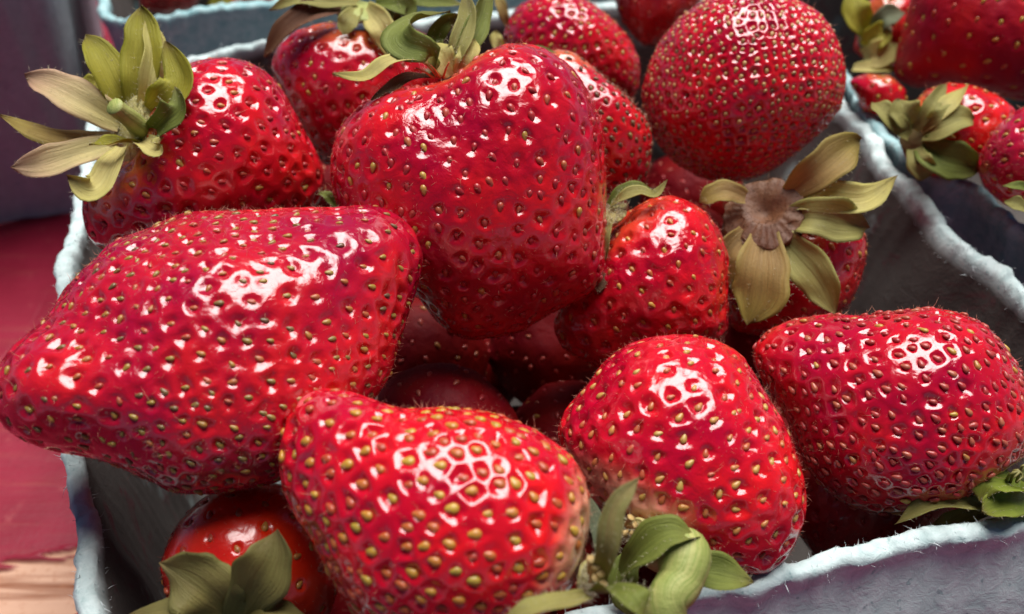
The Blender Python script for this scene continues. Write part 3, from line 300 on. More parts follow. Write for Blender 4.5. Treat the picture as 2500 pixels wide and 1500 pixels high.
{'key': 'palecap', 'label': 'strawberry at the left with a wide open pale yellow calyx hanging past the rim', 'group': 'strawberries heaped in the front basket', 'c': [-5.469, 2.394, 8.814], 'u': [0.9369, 0.3496, -0.0], 'v': [-0.1846, 0.4947, 0.8492], 'R': [1.906, 1.874, 1.851, 1.836, 1.827, 1.823, 1.826, 1.833, 1.841, 1.854, 1.866, 1.875, 1.884, 1.885, 1.872, 1.855, 1.834, 1.805, 1.777, 1.75, 1.724, 1.698, 1.663, 1.619, 1.574, 1.53, 1.486, 1.449, 1.413, 1.372, 1.333, 1.301, 1.276, 1.258, 1.245, 1.237, 1.236, 1.24, 1.25, 1.267, 1.29, 1.32, 1.357, 1.405, 1.468, 1.55, 1.65, 1.768, 1.901, 2.032, 2.124, 2.188, 2.239, 2.29, 2.334, 2.341, 2.305, 2.261, 2.219, 2.166, 2.097, 2.031, 1.977, 1.933, 1.9, 1.875, 1.852, 1.826, 1.801, 1.784, 1.775, 1.774, 1.78, 1.794, 1.815, 1.836, 1.845, 1.851, 1.864, 1.886, 1.916, 1.956, 2.001, 2.038, 2.055, 2.068, 2.089, 2.119, 2.145, 2.15, 2.142, 2.127, 2.096, 2.054, 2.001, 1.948], 'D': [1.7, 1.6], 'cal': [-0.811, 0.324, 0.487], 'bumps': [[0.704, 0.823, 0.879, 0.12], [-0.39, 0.442, 0.513, -0.06]], 'tilt': [0, 0], 'sp': 0.38, 'ft': 0.72, 'pit': [0.07, 0.17, 0.95], 'seed': 0.14, 'pal': 'pinkyellow', 'col': [0.575, 0.003, 0.0277], 'pale': [0.62, 0.14, 0.04, 0.2], 'res': 120, 'fuzz': 1.0, 'rough': 0.15, 'lump': 0.05, 'ind': True, 'wr': 1.0, 'sasp': 0.62, 'proud': 0.0, 'sepals': [{'p': [[-1.307, 0.048, 1.175], [-1.573, 0.201, 1.269], [-1.784, 0.267, 1.342], [-1.939, 0.314, 1.395]], 'w': [0.454], 'n': [0.32, -0.584, 0.746], 'k': 'yellowgreen', 'cup': 0.25, 'sh': 0.0, 'label': None}, {'p': [[-0.718, -0.353, 1.252], [-0.593, -0.097, 1.76], [-0.578, 0.336, 2.166], [-0.721, 0.904, 2.499]], 'w': [0.718], 'n': [0.089, -0.796, 0.598], 'k': 'yellowgreen', 'cup': 0.35, 'sh': 0.0, 'label': None}, {'p': [[-0.612, -0.463, 1.279], [-0.441, -0.278, 1.709], [-0.41, 0.176, 2.063], [-0.62, 0.737, 2.388]], 'w': [0.454], 'n': [0.665, -0.509, 0.546], 'k': 'pale', 'cup': 0.3, 'sh': 0.0, 'label': None}, {'p': [[-0.89, -0.375, 1.227], [-1.069, -0.233, 1.684], [-1.286, 0.062, 2.011], [-1.582, 0.423, 2.189]], 'w': [0.601], 'n': [0.545, -0.533, 0.647], 'k': 'yellowgreen', 'cup': 0.3, 'sh': 0.0, 'label': None}, {'p': [[-1.007, -0.557, 1.1], [-1.37, -0.659, 1.51], [-1.859, -0.555, 1.774], [-2.407, -0.341, 1.863]], 'w': [0.674], 'n': [0.089, -0.488, 0.869], 'k': 'palepink', 'cup': 0.25, 'sh': 0.0, 'label': None}, {'p': [[-1.041, -0.694, 0.948], [-1.514, -0.931, 1.058], [-2.058, -1.027, 1.25], [-2.705, -0.945, 1.491]], 'w': [0.557], 'n': [0.137, -0.129, 0.982], 'k': 'brownish', 'cup': -0.25, 'sh': 0.0, 'label': None}, {'p': [[-1.055, -0.805, 0.899], [-1.493, -1.259, 0.993], [-1.996, -1.551, 0.967], [-2.482, -1.582, 0.933]], 'w': [0.542], 'n': [0.13, -0.618, 0.775], 'k': 'palepink', 'cup': 0.25, 'sh': 0.0, 'label': None}, {'p': [[-0.899, -0.894, 0.876], [-0.9, -1.518, 0.929], [-0.981, -1.882, 0.824], [-1.152, -2.021, 0.819], [-1.511, -1.832, 0.954]], 'w': [0.513], 'n': [-0.19, -0.739, 0.646], 'k': 'pale', 'cup': 0.35, 'sh': 0.0, 'label': None}, {'p': [[-0.544, -0.509, 1.228], [-0.08, -0.658, 1.586], [0.154, -0.412, 1.858], [-0.17, 0.174, 2.211]], 'w': [0.645], 'n': [-0.177, -0.795, 0.581], 'k': 'yellowgreen', 'cup': 0.45, 'sh': 0.0, 'label': None}, {'p': [[-0.473, -0.823, 1.029], [-0.008, -1.129, 1.511], [0.236, -1.068, 1.728], [0.132, -0.725, 1.885]], 'w': [0.454], 'n': [-0.242, -0.817, 0.524], 'k': 'green', 'cup': 0.5, 'sh': 0.0, 'label': None}, {'p': [[-0.57, -0.976, 1.008], [-0.768, -1.262, 1.213], [-0.969, -1.417, 1.266], [-1.176, -1.468, 1.283]], 'w': [0.264], 'n': [-0.017, 0.046, 0.999], 'k': 'yellowgreen', 'cup': 0.5, 'sh': 0.0, 'label': None}, {'p': [[-0.623, -0.911, 1.006], [-0.307, -1.298, 1.174], [-0.139, -1.436, 1.17], [-0.042, -1.426, 1.256]], 'w': [0.41], 'n': [0.266, -0.457, 0.849], 'k': 'pale', 'cup': 0.4, 'sh': 0.0, 'label': None}, {'p': [[2.417, -0.702, -0.48], [2.345, -0.792, -0.282], [2.256, -0.812, -0.154], [2.135, -0.793, -0.133]], 'w': [0.19], 'n': [0.207, -0.555, 0.806], 'k': 'green', 'cup': 0.3, 'sh': 0.0, 'label': None}], 'stems': [{'p': [[-0.574, -0.768, 1.089], [-0.603, -1.024, 1.478], [-0.719, -1.191, 1.815]], 'r': [0.183, 0.154, 0.139], 'k': 'palegreen', 'name': 'stem'}], 'hubs': [{'p': [-0.787, -0.559, 1.023], 'r': 0.527, 'n': [-0.575, -0.621, 0.533], 'k': 'pale', 'h': 0.35}], 'stamens': []},
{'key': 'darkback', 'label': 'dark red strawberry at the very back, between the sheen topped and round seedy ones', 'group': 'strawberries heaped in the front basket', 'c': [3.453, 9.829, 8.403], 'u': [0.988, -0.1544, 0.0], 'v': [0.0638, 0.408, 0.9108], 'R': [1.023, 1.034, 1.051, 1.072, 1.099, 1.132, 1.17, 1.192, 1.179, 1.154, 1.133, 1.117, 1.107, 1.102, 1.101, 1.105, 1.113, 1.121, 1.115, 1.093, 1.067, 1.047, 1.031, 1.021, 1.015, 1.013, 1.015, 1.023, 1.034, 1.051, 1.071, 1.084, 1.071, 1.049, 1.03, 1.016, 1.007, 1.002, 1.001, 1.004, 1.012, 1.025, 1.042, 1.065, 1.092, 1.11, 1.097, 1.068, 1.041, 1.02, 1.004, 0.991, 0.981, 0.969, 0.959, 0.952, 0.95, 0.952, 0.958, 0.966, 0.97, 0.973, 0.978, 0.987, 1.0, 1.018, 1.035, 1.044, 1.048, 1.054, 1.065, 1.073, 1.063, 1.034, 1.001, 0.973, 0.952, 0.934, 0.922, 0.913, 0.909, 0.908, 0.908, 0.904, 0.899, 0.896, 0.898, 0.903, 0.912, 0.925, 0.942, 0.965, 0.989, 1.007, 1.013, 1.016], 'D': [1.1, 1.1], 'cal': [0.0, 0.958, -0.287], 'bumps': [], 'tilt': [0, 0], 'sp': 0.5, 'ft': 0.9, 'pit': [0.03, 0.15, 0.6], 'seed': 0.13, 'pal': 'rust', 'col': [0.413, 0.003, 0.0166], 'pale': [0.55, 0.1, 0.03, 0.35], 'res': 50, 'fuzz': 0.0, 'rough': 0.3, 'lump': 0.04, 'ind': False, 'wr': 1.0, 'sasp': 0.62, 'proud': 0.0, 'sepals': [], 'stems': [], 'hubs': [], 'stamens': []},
{'key': 'shaded', 'label': 'bright red strawberry in shadow under the front one, olive sepals spread over it', 'group': 'strawberries heaped in the front basket', 'c': [-3.698, -4.448, 6.595], 'u': [0.9039, 0.4278, -0.0], 'v': [-0.3466, 0.7322, 0.5863], 'R': [1.147, 1.143, 1.143, 1.148, 1.158, 1.171, 1.181, 1.18, 1.178, 1.18, 1.188, 1.2, 1.215, 1.222, 1.214, 1.202, 1.194, 1.191, 1.188, 1.179, 1.17, 1.167, 1.168, 1.172, 1.174, 1.168, 1.16, 1.157, 1.157, 1.157, 1.153, 1.149, 1.149, 1.154, 1.157, 1.153, 1.148, 1.148, 1.151, 1.157, 1.163, 1.171, 1.179, 1.174, 1.16, 1.147, 1.138, 1.134, 1.136, 1.141, 1.148, 1.143, 1.124, 1.102, 1.085, 1.073, 1.065, 1.063, 1.065, 1.071, 1.082, 1.089, 1.082, 1.067, 1.055, 1.048, 1.045, 1.047, 1.053, 1.064, 1.08, 1.101, 1.128, 1.161, 1.195, 1.219, 1.229, 1.236, 1.248, 1.266, 1.29, 1.313, 1.322, 1.315, 1.305, 1.3, 1.3, 1.294, 1.269, 1.239, 1.214, 1.194, 1.181, 1.172, 1.165, 1.156], 'D': [1.05, 1.2], 'cal': [-0.104, -0.621, 0.777], 'bumps': [], 'tilt': [0, 0], 'sp': 0.45, 'ft': 0.9, 'pit': [0.045, 0.12, 0.5], 'seed': 0.14, 'pal': 'orange', 'col': [0.9, 0.016, 0.008], 'pale': [0.62, 0.03, 0.01, 0.3], 'res': 80, 'fuzz': 0.3, 'rough': 0.25, 'lump': 0.04, 'ind': True, 'wr': 0.6, 'sasp': 0.62, 'proud': 0.0, 'sepals': [{'p': [[0.152, -1.185, 0.701], [-0.003, -1.201, 1.207], [-0.292, -1.076, 1.421], [-0.66, -0.865, 1.431]], 'w': [0.813, 0.872, 0.639], 'n': [0.125, -0.495, 0.86], 'k': 'khaki', 'cup': 0.15, 'sh': 0.35, 'label': None}, {'p': [[0.231, -1.168, 0.721], [0.557, -1.099, 1.32], [0.723, -0.923, 1.59], [0.788, -0.59, 1.736]], 'w': [0.697, 0.755, 0.523], 'n': [0.387, -0.362, 0.848], 'k': 'khaki', 'cup': 0.2, 'sh': 0.1, 'label': None}, {'p': [[0.047, -1.22, 0.662], [-0.239, -1.277, 0.973], [-0.632, -1.304, 1.018], [-1.112, -1.336, 0.908]], 'w': [0.349], 'n': [0.016, -0.035, 0.999], 'k': 'khaki', 'cup': 0.2, 'sh': 0.0, 'label': None}, {'p': [[0.309, -1.22, 0.662], [0.634, -1.277, 0.973], [0.903, -1.29, 1.033], [1.122, -1.305, 0.942]], 'w': [0.291], 'n': [0.016, -0.035, 0.999], 'k': 'khaki', 'cup': 0.2, 'sh': 0.0, 'label': None}], 'stems': [], 'hubs': [{'p': [0.122, -1.114, 0.481], 'r': 0.407, 'n': [0.317, -0.902, 0.295], 'k': 'olivehub', 'h': 0.2}], 'stamens': []},
{'key': 'gap', 'label': 'dim strawberry low down in the dark gap below the heart shaped one', 'group': 'strawberries heaped in the front basket', 'c': [-1.133, -0.779, 5.589], 'u': [0.9952, 0.0982, -0.0], 'v': [-0.0733, 0.743, 0.6652], 'R': [1.201, 1.173, 1.137, 1.1, 1.068, 1.042, 1.02, 1.002, 0.984, 0.969, 0.958, 0.952, 0.949, 0.951, 0.953, 0.95, 0.943, 0.937, 0.935, 0.937, 0.943, 0.952, 0.959, 0.959, 0.959, 0.963, 0.971, 0.983, 1.0, 1.02, 1.038, 1.053, 1.07, 1.092, 1.119, 1.153, 1.184, 1.203, 1.217, 1.236, 1.26, 1.281, 1.284, 1.277, 1.27, 1.269, 1.273, 1.279, 1.273, 1.252, 1.227, 1.207, 1.193, 1.185, 1.181, 1.177, 1.159, 1.125, 1.091, 1.062, 1.039, 1.022, 1.009, 1.001, 0.997, 0.997, 1.002, 1.007, 1.005, 0.99, 0.972, 0.958, 0.948, 0.943, 0.942, 0.944, 0.951, 0.962, 0.978, 0.999, 1.025, 1.057, 1.095, 1.136, 1.163, 1.172, 1.177, 1.186, 1.201, 1.221, 1.247, 1.279, 1.303, 1.297, 1.265, 1.23], 'D': [1.2, 1.3], 'cal': [0.302, 0.302, -0.905], 'bumps': [], 'tilt': [0, 0], 'sp': 0.55, 'ft': 0.9, 'pit': [0.03, 0.15, 0.6], 'seed': 0.13, 'pal': 'rust', 'col': [0.24, 0.002, 0.012], 'pale': [0.55, 0.1, 0.03, 0.35], 'res': 60, 'fuzz': 0.3, 'rough': 0.56, 'lump': 0.04, 'ind': True, 'wr': 1.0, 'sasp': 0.62, 'proud': 0.0, 'sepals': [], 'stems': [], 'hubs': [], 'stamens': []},  # shade of the gap put into this darkened flesh colour
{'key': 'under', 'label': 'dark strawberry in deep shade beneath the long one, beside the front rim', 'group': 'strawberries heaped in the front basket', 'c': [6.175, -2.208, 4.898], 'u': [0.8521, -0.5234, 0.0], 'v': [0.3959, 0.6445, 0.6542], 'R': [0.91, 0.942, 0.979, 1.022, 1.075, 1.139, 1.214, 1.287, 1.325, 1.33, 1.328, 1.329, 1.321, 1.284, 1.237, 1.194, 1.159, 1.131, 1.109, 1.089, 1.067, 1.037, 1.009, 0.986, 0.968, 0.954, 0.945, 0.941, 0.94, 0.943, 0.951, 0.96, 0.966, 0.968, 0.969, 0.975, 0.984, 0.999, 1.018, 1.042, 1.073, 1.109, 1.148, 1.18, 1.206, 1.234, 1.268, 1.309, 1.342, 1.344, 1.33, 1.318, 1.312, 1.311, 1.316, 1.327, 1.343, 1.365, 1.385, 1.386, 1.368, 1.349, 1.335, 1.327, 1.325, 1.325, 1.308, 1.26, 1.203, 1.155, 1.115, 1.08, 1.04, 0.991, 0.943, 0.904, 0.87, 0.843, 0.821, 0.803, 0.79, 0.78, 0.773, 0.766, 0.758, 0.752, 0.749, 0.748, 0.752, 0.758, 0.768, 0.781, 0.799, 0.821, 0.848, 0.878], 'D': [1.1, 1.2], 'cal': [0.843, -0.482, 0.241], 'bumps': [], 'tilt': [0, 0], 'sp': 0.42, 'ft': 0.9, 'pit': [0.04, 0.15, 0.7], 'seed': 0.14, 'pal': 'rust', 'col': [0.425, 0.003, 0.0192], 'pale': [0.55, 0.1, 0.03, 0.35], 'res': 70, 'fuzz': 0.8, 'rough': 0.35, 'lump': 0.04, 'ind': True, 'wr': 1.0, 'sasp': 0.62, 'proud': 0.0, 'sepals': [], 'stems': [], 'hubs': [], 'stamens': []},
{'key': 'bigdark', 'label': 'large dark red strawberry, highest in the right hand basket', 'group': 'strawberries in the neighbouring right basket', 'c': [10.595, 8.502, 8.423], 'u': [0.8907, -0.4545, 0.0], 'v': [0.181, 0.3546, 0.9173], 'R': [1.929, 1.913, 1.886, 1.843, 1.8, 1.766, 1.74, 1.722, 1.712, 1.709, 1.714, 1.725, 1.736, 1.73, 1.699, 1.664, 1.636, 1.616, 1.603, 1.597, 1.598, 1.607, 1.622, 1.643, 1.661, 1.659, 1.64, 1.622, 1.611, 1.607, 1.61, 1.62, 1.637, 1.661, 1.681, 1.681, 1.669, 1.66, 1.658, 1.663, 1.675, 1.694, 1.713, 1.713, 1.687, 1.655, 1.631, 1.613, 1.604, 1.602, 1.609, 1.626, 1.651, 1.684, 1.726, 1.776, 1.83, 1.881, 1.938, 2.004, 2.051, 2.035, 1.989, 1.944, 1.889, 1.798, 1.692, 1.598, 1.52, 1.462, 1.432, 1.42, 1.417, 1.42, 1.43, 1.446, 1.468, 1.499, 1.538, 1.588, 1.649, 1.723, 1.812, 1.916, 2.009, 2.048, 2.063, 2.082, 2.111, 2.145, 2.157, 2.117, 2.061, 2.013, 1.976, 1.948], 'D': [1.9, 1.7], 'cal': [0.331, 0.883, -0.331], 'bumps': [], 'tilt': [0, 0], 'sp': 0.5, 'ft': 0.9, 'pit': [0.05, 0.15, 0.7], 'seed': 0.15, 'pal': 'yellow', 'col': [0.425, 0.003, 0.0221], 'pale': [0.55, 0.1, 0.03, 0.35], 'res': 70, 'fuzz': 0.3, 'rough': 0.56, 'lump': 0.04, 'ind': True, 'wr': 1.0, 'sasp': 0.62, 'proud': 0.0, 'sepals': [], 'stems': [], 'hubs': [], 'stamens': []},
{'key': 'orange', 'label': 'orange red strawberry with star shaped calyx against the rim of the right basket', 'group': 'strawberries in the neighbouring right basket', 'c': [8.995, 4.921, 7.884], 'u': [0.886, -0.4638, 0.0], 'v': [0.2233, 0.4266, 0.8764], 'R': [1.018, 1.038, 1.055, 1.059, 1.058, 1.06, 1.068, 1.08, 1.096, 1.106, 1.094, 1.067, 1.039, 1.017, 0.999, 0.985, 0.969, 0.952, 0.936, 0.925, 0.917, 0.914, 0.915, 0.919, 0.921, 0.918, 0.916, 0.917, 0.923, 0.932, 0.946, 0.959, 0.966, 0.968, 0.973, 0.981, 0.994, 1.01, 1.022, 1.019, 1.012, 1.009, 1.01, 1.015, 1.023, 1.03, 1.032, 1.035, 1.043, 1.055, 1.072, 1.094, 1.112, 1.111, 1.097, 1.083, 1.073, 1.067, 1.067, 1.071, 1.078, 1.082, 1.068, 1.046, 1.026, 1.011, 1.001, 0.995, 0.994, 0.997, 1.002, 1.003, 0.991, 0.976, 0.965, 0.959, 0.957, 0.958, 0.964, 0.974, 0.984, 0.985, 0.979, 0.973, 0.972, 0.974, 0.981, 0.991, 1.0, 0.997, 0.989, 0.983, 0.981, 0.984, 0.991, 1.002], 'D': [1.1, 1.1], 'cal': [-0.752, -0.1, 0.652], 'bumps': [], 'tilt': [0, 0], 'sp': 0.38, 'ft': 0.8, 'pit': [0.05, 0.18, 0.8], 'seed': 0.14, 'pal': 'yellow', 'col': [0.72, 0.0088, 0.0208], 'pale': [0.62, 0.12, 0.03, 0.4], 'res': 70, 'fuzz': 0.4, 'rough': 0.18, 'lump': 0.04, 'ind': True, 'wr': 1.0, 'sasp': 0.62, 'proud': 0.0, 'sepals': [{'p': [[-1.207, -0.777, 0.482], [-1.072, -0.755, 0.88], [-0.877, -0.526, 1.06], [-0.607, -0.172, 1.154]], 'w': [0.318], 'n': [-0.44, -0.629, 0.641], 'k': 'olive', 'cup': 0.3, 'sh': 0.0, 'label': None}, {'p': [[-1.087, -0.793, 0.464], [-0.857, -0.825, 0.877], [-0.559, -0.597, 1.056], [-0.206, -0.233, 1.161]], 'w': [0.369], 'n': [-0.557, -0.469, 0.685], 'k': 'pale', 'cup': 0.3, 'sh': 0.0, 'label': None}, {'p': [[-1.068, -0.874, 0.449], [-0.862, -1.07, 0.754], [-0.509, -0.981, 0.853], [-0.204, -0.861, 0.763]], 'w': [0.67], 'n': [-0.486, -0.523, 0.7], 'k': 'olive', 'cup': 0.4, 'sh': 0.0, 'label': None}, {'p': [[-1.247, -0.75, 0.512], [-1.447, -0.764, 0.795], [-1.526, -0.658, 0.913], [-1.55, -0.464, 0.979]], 'w': [0.587], 'n': [-0.178, -0.754, 0.632], 'k': 'olive', 'cup': 0.3, 'sh': 0.0, 'label': None}, {'p': [[-1.108, -1.007, 0.301], [-0.879, -1.41, 0.302], [-0.509, -1.542, 0.231], [-0.133, -1.547, 0.075]], 'w': [0.737], 'n': [-0.468, -0.681, 0.564], 'k': 'green', 'cup': 0.35, 'sh': 0.0, 'label': None}, {'p': [[-1.327, -0.857, 0.393], [-1.665, -0.8, 0.68], [-1.884, -0.597, 0.831], [-2.01, -0.33, 0.829]], 'w': [0.452], 'n': [-0.068, -0.725, 0.685], 'k': 'olive', 'cup': 0.3, 'sh': 0.0, 'label': None}, {'p': [[-1.207, -1.018, 0.214], [-1.21, -1.347, 0.148], [-1.091, -1.453, 0.03], [-0.929, -1.449, -0.115]], 'w': [0.503], 'n': [-0.406, -0.776, 0.482], 'k': 'olive', 'cup': 0.3, 'sh': 0.0, 'label': None}], 'stems': [], 'hubs': [{'p': [-1.084, -0.713, 0.255], 'r': 0.377, 'n': [-0.887, -0.177, 0.427], 'k': 'olivehub', 'h': 0.3}], 'stamens': []},
{'key': 'tiny', 'label': 'small strawberry half hidden between the rims and the large dark one', 'group': 'strawberries in the neighbouring right basket', 'c': [8.147, 7.172, 7.395], 'u': [0.9222, -0.3866, 0.0], 'v': [0.1808, 0.4312, 0.884], 'R': [0.627, 0.613, 0.603, 0.595, 0.591, 0.588, 0.584, 0.571, 0.552, 0.532, 0.516, 0.503, 0.493, 0.485, 0.479, 0.476, 0.474, 0.475, 0.477, 0.48, 0.477, 0.469, 0.46, 0.454, 0.45, 0.447, 0.447, 0.449, 0.452, 0.458, 0.465, 0.475, 0.488, 0.503, 0.519, 0.532, 0.541, 0.55, 0.562, 0.577, 0.596, 0.618, 0.645, 0.672, 0.678, 0.644, 0.6, 0.562, 0.53, 0.504, 0.483, 0.465, 0.45, 0.438, 0.428, 0.421, 0.416, 0.412, 0.41, 0.41, 0.412, 0.416, 0.422, 0.429, 0.436, 0.438, 0.434, 0.429, 0.426, 0.425, 0.425, 0.428, 0.432, 0.439, 0.447, 0.458, 0.472, 0.488, 0.508, 0.532, 0.557, 0.573, 0.576, 0.575, 0.576, 0.579, 0.585, 0.594, 0.605, 0.62, 0.638, 0.659, 0.678, 0.68, 0.664, 0.644], 'D': [0.6, 0.6], 'cal': [0.0, 0.976, 0.217], 'bumps': [], 'tilt': [0, 0], 'sp': 0.34, 'ft': 0.9, 'pit': [0.04, 0.18, 0.8], 'seed': 0.12, 'pal': 'yellow', 'col': [0.575, 0.003, 0.0249], 'pale': [0.55, 0.1, 0.03, 0.35], 'res': 50, 'fuzz': 0.2, 'rough': 0.18, 'lump': 0.04, 'ind': True, 'wr': 1.0, 'sasp': 0.62, 'proud': 0.0, 'sepals': [], 'stems': [], 'hubs': [], 'stamens': []},
{'key': 'edge', 'label': 'strawberry with pinkish bloom and pale seeds at the right frame edge', 'group': 'strawberries in the neighbouring right basket', 'c': [9.659, 3.178, 8.34], 'u': [0.8478, -0.5303, 0.0], 'v': [0.2592, 0.4143, 0.8725], 'R': [0.88, 0.864, 0.853, 0.846, 0.843, 0.843, 0.847, 0.854, 0.866, 0.881, 0.894, 0.897, 0.893, 0.889, 0.89, 0.894, 0.902, 0.914, 0.931, 0.952, 0.979, 1.011, 1.045, 1.063, 1.052, 1.032, 1.016, 1.004, 0.998, 0.995, 0.996, 0.998, 0.988, 0.964, 0.939, 0.918, 0.901, 0.889, 0.881, 0.875, 0.866, 0.854, 0.842, 0.834, 0.83, 0.829, 0.831, 0.836, 0.84, 0.844, 0.849, 0.858, 0.871, 0.888, 0.905, 0.91, 0.906, 0.9, 0.898, 0.9, 0.905, 0.911, 0.91, 0.903, 0.897, 0.895, 0.896, 0.901, 0.911, 0.924, 0.939, 0.946, 0.939, 0.93, 0.924, 0.922, 0.924, 0.93, 0.94, 0.954, 0.969, 0.974, 0.961, 0.942, 0.928, 0.918, 0.912, 0.909, 0.911, 0.917, 0.927, 0.94, 0.951, 0.945, 0.923, 0.899], 'D': [1.05, 1.1], 'cal': [0.889, 0.254, 0.381], 'bumps': [], 'tilt': [0, 0], 'sp': 0.36, 'ft': 0.8, 'pit': [0.05, 0.18, 0.8], 'seed': 0.12, 'pal': 'tan', 'col': [0.525, 0.003, 0.0413], 'pale': [0.55, 0.1, 0.03, 0.35], 'res': 70, 'fuzz': 0.8, 'rough': 0.25, 'lump': 0.04, 'ind': True, 'wr': 1.0, 'sasp': 0.62, 'proud': 0.0, 'sepals': [{'p': [[-0.508, -1.34, 0.156], [-0.829, -1.418, 0.368], [-1.008, -1.408, 0.379], [-1.137, -1.326, 0.321]], 'w': [0.17], 'n': [-0.333, -0.533, 0.778], 'k': 'green', 'cup': 0.3, 'sh': 0.0, 'label': None}, {'p': [[-0.508, -1.582, -0.113], [-0.829, -1.648, 0.113], [-1.008, -1.6, 0.166], [-1.101, -1.504, 0.123]], 'w': [0.262], 'n': [-0.333, -0.533, 0.778], 'k': 'olive', 'cup': 0.3, 'sh': 0.0, 'label': None}], 'stems': [], 'hubs': [], 'stamens': []},
{'key': 'leafy', 'label': 'strawberry behind the rims showing mostly its bent green sepals', 'group': 'strawberries in the neighbouring right basket', 'c': [9.08, 10.084, 7.49], 'u': [0.9264, -0.3764, 0.0], 'v': [0.1568, 0.3859, 0.9091], 'R': [0.711, 0.709, 0.704, 0.697, 0.69, 0.687, 0.686, 0.688, 0.693, 0.702, 0.714, 0.729, 0.748, 0.772, 0.801, 0.836, 0.877, 0.922, 0.951, 0.953, 0.946, 0.942, 0.942, 0.946, 0.954, 0.966, 0.982, 0.99, 0.971, 0.935, 0.899, 0.869, 0.844, 0.824, 0.809, 0.797, 0.789, 0.785, 0.783, 0.776, 0.753, 0.725, 0.7, 0.68, 0.664, 0.651, 0.641, 0.634, 0.63, 0.629, 0.631, 0.635, 0.642, 0.652, 0.666, 0.683, 0.704, 0.729, 0.759, 0.787, 0.797, 0.792, 0.785, 0.781, 0.78, 0.783, 0.789, 0.799, 0.812, 0.829, 0.851, 0.878, 0.911, 0.946, 0.968, 0.966, 0.956, 0.949, 0.947, 0.948, 0.953, 0.963, 0.977, 0.995, 0.999, 0.967, 0.919, 0.874, 0.837, 0.806, 0.78, 0.759, 0.742, 0.73, 0.72, 0.714], 'D': [0.7, 0.8], 'cal': [-0.444, 0.444, 0.778], 'bumps': [], 'tilt': [0, 0], 'sp': 0.5, 'ft': 0.9, 'pit': [0.04, 0.18, 0.8], 'seed': 0.12, 'pal': 'yellow', 'col': [0.688, 0.0147, 0.0413], 'pale': [0.55, 0.1, 0.03, 0.35], 'res': 50, 'fuzz': 0, 'rough': 0.3, 'lump': 0.04, 'ind': False, 'wr': 1.0, 'sasp': 0.62, 'proud': 0.0, 'sepals': [{'p': [[-0.621, -0.592, 0.24], [-0.889, -0.549, 0.586], [-0.986, -0.353, 0.804], [-0.917, 0.101, 1.008]], 'w': [0.667], 'n': [-0.305, -0.75, 0.587], 'k': 'yellowgreen', 'cup': 0.3, 'sh': 0.0, 'label': None}, {'p': [[-0.51, -0.685, 0.286], [-0.427, -0.769, 0.64], [-0.185, -0.672, 0.748], [0.146, -0.545, 0.74]], 'w': [0.505], 'n': [-0.26, -0.639, 0.724], 'k': 'greygreen', 'cup': 0.3, 'sh': 0.0, 'label': None}, {'p': [[-0.657, -0.914, 0.031], [-0.602, -1.014, 0.293], [-0.427, -0.963, 0.424], [-0.243, -0.805, 0.451]], 'w': [0.606], 'n': [-0.283, -0.696, 0.66], 'k': 'yellowgreen', 'cup': 0.3, 'sh': 0.0, 'label': None}, {'p': [[-0.72, -0.987, -0.2], [-0.584, -1.228, -0.019], [-0.292, -1.163, 0.053], [-0.01, -0.941, 0.151]], 'w': [0.707], 'n': [-0.325, -0.8, 0.505], 'k': 'pale', 'cup': 0.3, 'sh': 0.0, 'label': None}, {'p': [[-1.001, -1.243, -0.334], [-0.778, -1.424, -0.236], [-0.389, -1.424, -0.236], [-0.01, -1.366, -0.321]], 'w': [0.364], 'n': [-0.154, -0.38, 0.912], 'k': 'pale', 'cup': 0.3, 'sh': 0.0, 'label': None}], 'stems': [], 'hubs': [{'p': [-0.437, -0.532, 0.157], 'r': 0.404, 'n': [-0.633, -0.432, 0.642], 'k': 'olivehub', 'h': 0.3}], 'stamens': []},
{'key': 'backred', 'label': 'blurred red strawberry behind the rear basket rim', 'group': 'strawberries in the basket behind', 'c': [-7.658, 15.869, 5.697], 'u': [0.9649, 0.2627, -0.0], 'v': [-0.1059, 0.389, 0.9151], 'R': [1.055, 1.006, 0.965, 0.931, 0.904, 0.88, 0.843, 0.776, 0.706, 0.648, 0.602, 0.564, 0.532, 0.506, 0.485, 0.467, 0.453, 0.441, 0.431, 0.424, 0.419, 0.415, 0.414, 0.414, 0.416, 0.418, 0.418, 0.415, 0.412, 0.411, 0.412, 0.415, 0.419, 0.425, 0.434, 0.444, 0.457, 0.473, 0.493, 0.517, 0.545, 0.579, 0.621, 0.672, 0.73, 0.796, 0.875, 0.97, 1.042, 1.032, 0.988, 0.941, 0.881, 0.804, 0.732, 0.673, 0.625, 0.586, 0.554, 0.528, 0.506, 0.488, 0.473, 0.46, 0.451, 0.442, 0.432, 0.423, 0.416, 0.411, 0.408, 0.407, 0.407, 0.41, 0.414, 0.42, 0.428, 0.438, 0.451, 0.466, 0.485, 0.508, 0.536, 0.569, 0.609, 0.659, 0.721, 0.798, 0.877, 0.933, 0.978, 1.03, 1.091, 1.146, 1.155, 1.111], 'D': [0.9, 0.9], 'cal': [-0.83, -0.207, 0.518], 'bumps': [], 'tilt': [0, 0], 'sp': 0.5, 'ft': 0.9, 'pit': [0.04, 0.18, 0.8], 'seed': 0.12, 'pal': 'yellow', 'col': [0.625, 0.003, 0.0277], 'pale': [0.55, 0.1, 0.03, 0.35], 'res': 50, 'fuzz': 0, 'rough': 0.2, 'lump': 0.04, 'ind': False, 'wr': 1.0, 'sasp': 0.62, 'proud': 0.0, 'sepals': [{'p': [[-0.546, -0.789, 0.17], [-0.759, -0.844, 0.259], [-1.001, -0.868, 0.232], [-1.242, -0.925, 0.169]], 'w': [0.373], 'n': [0.184, -0.675, 0.714], 'k': 'yellowgreen', 'cup': 0.3, 'sh': 0.0, 'label': None}], 'stems': [], 'hubs': [], 'stamens': []},
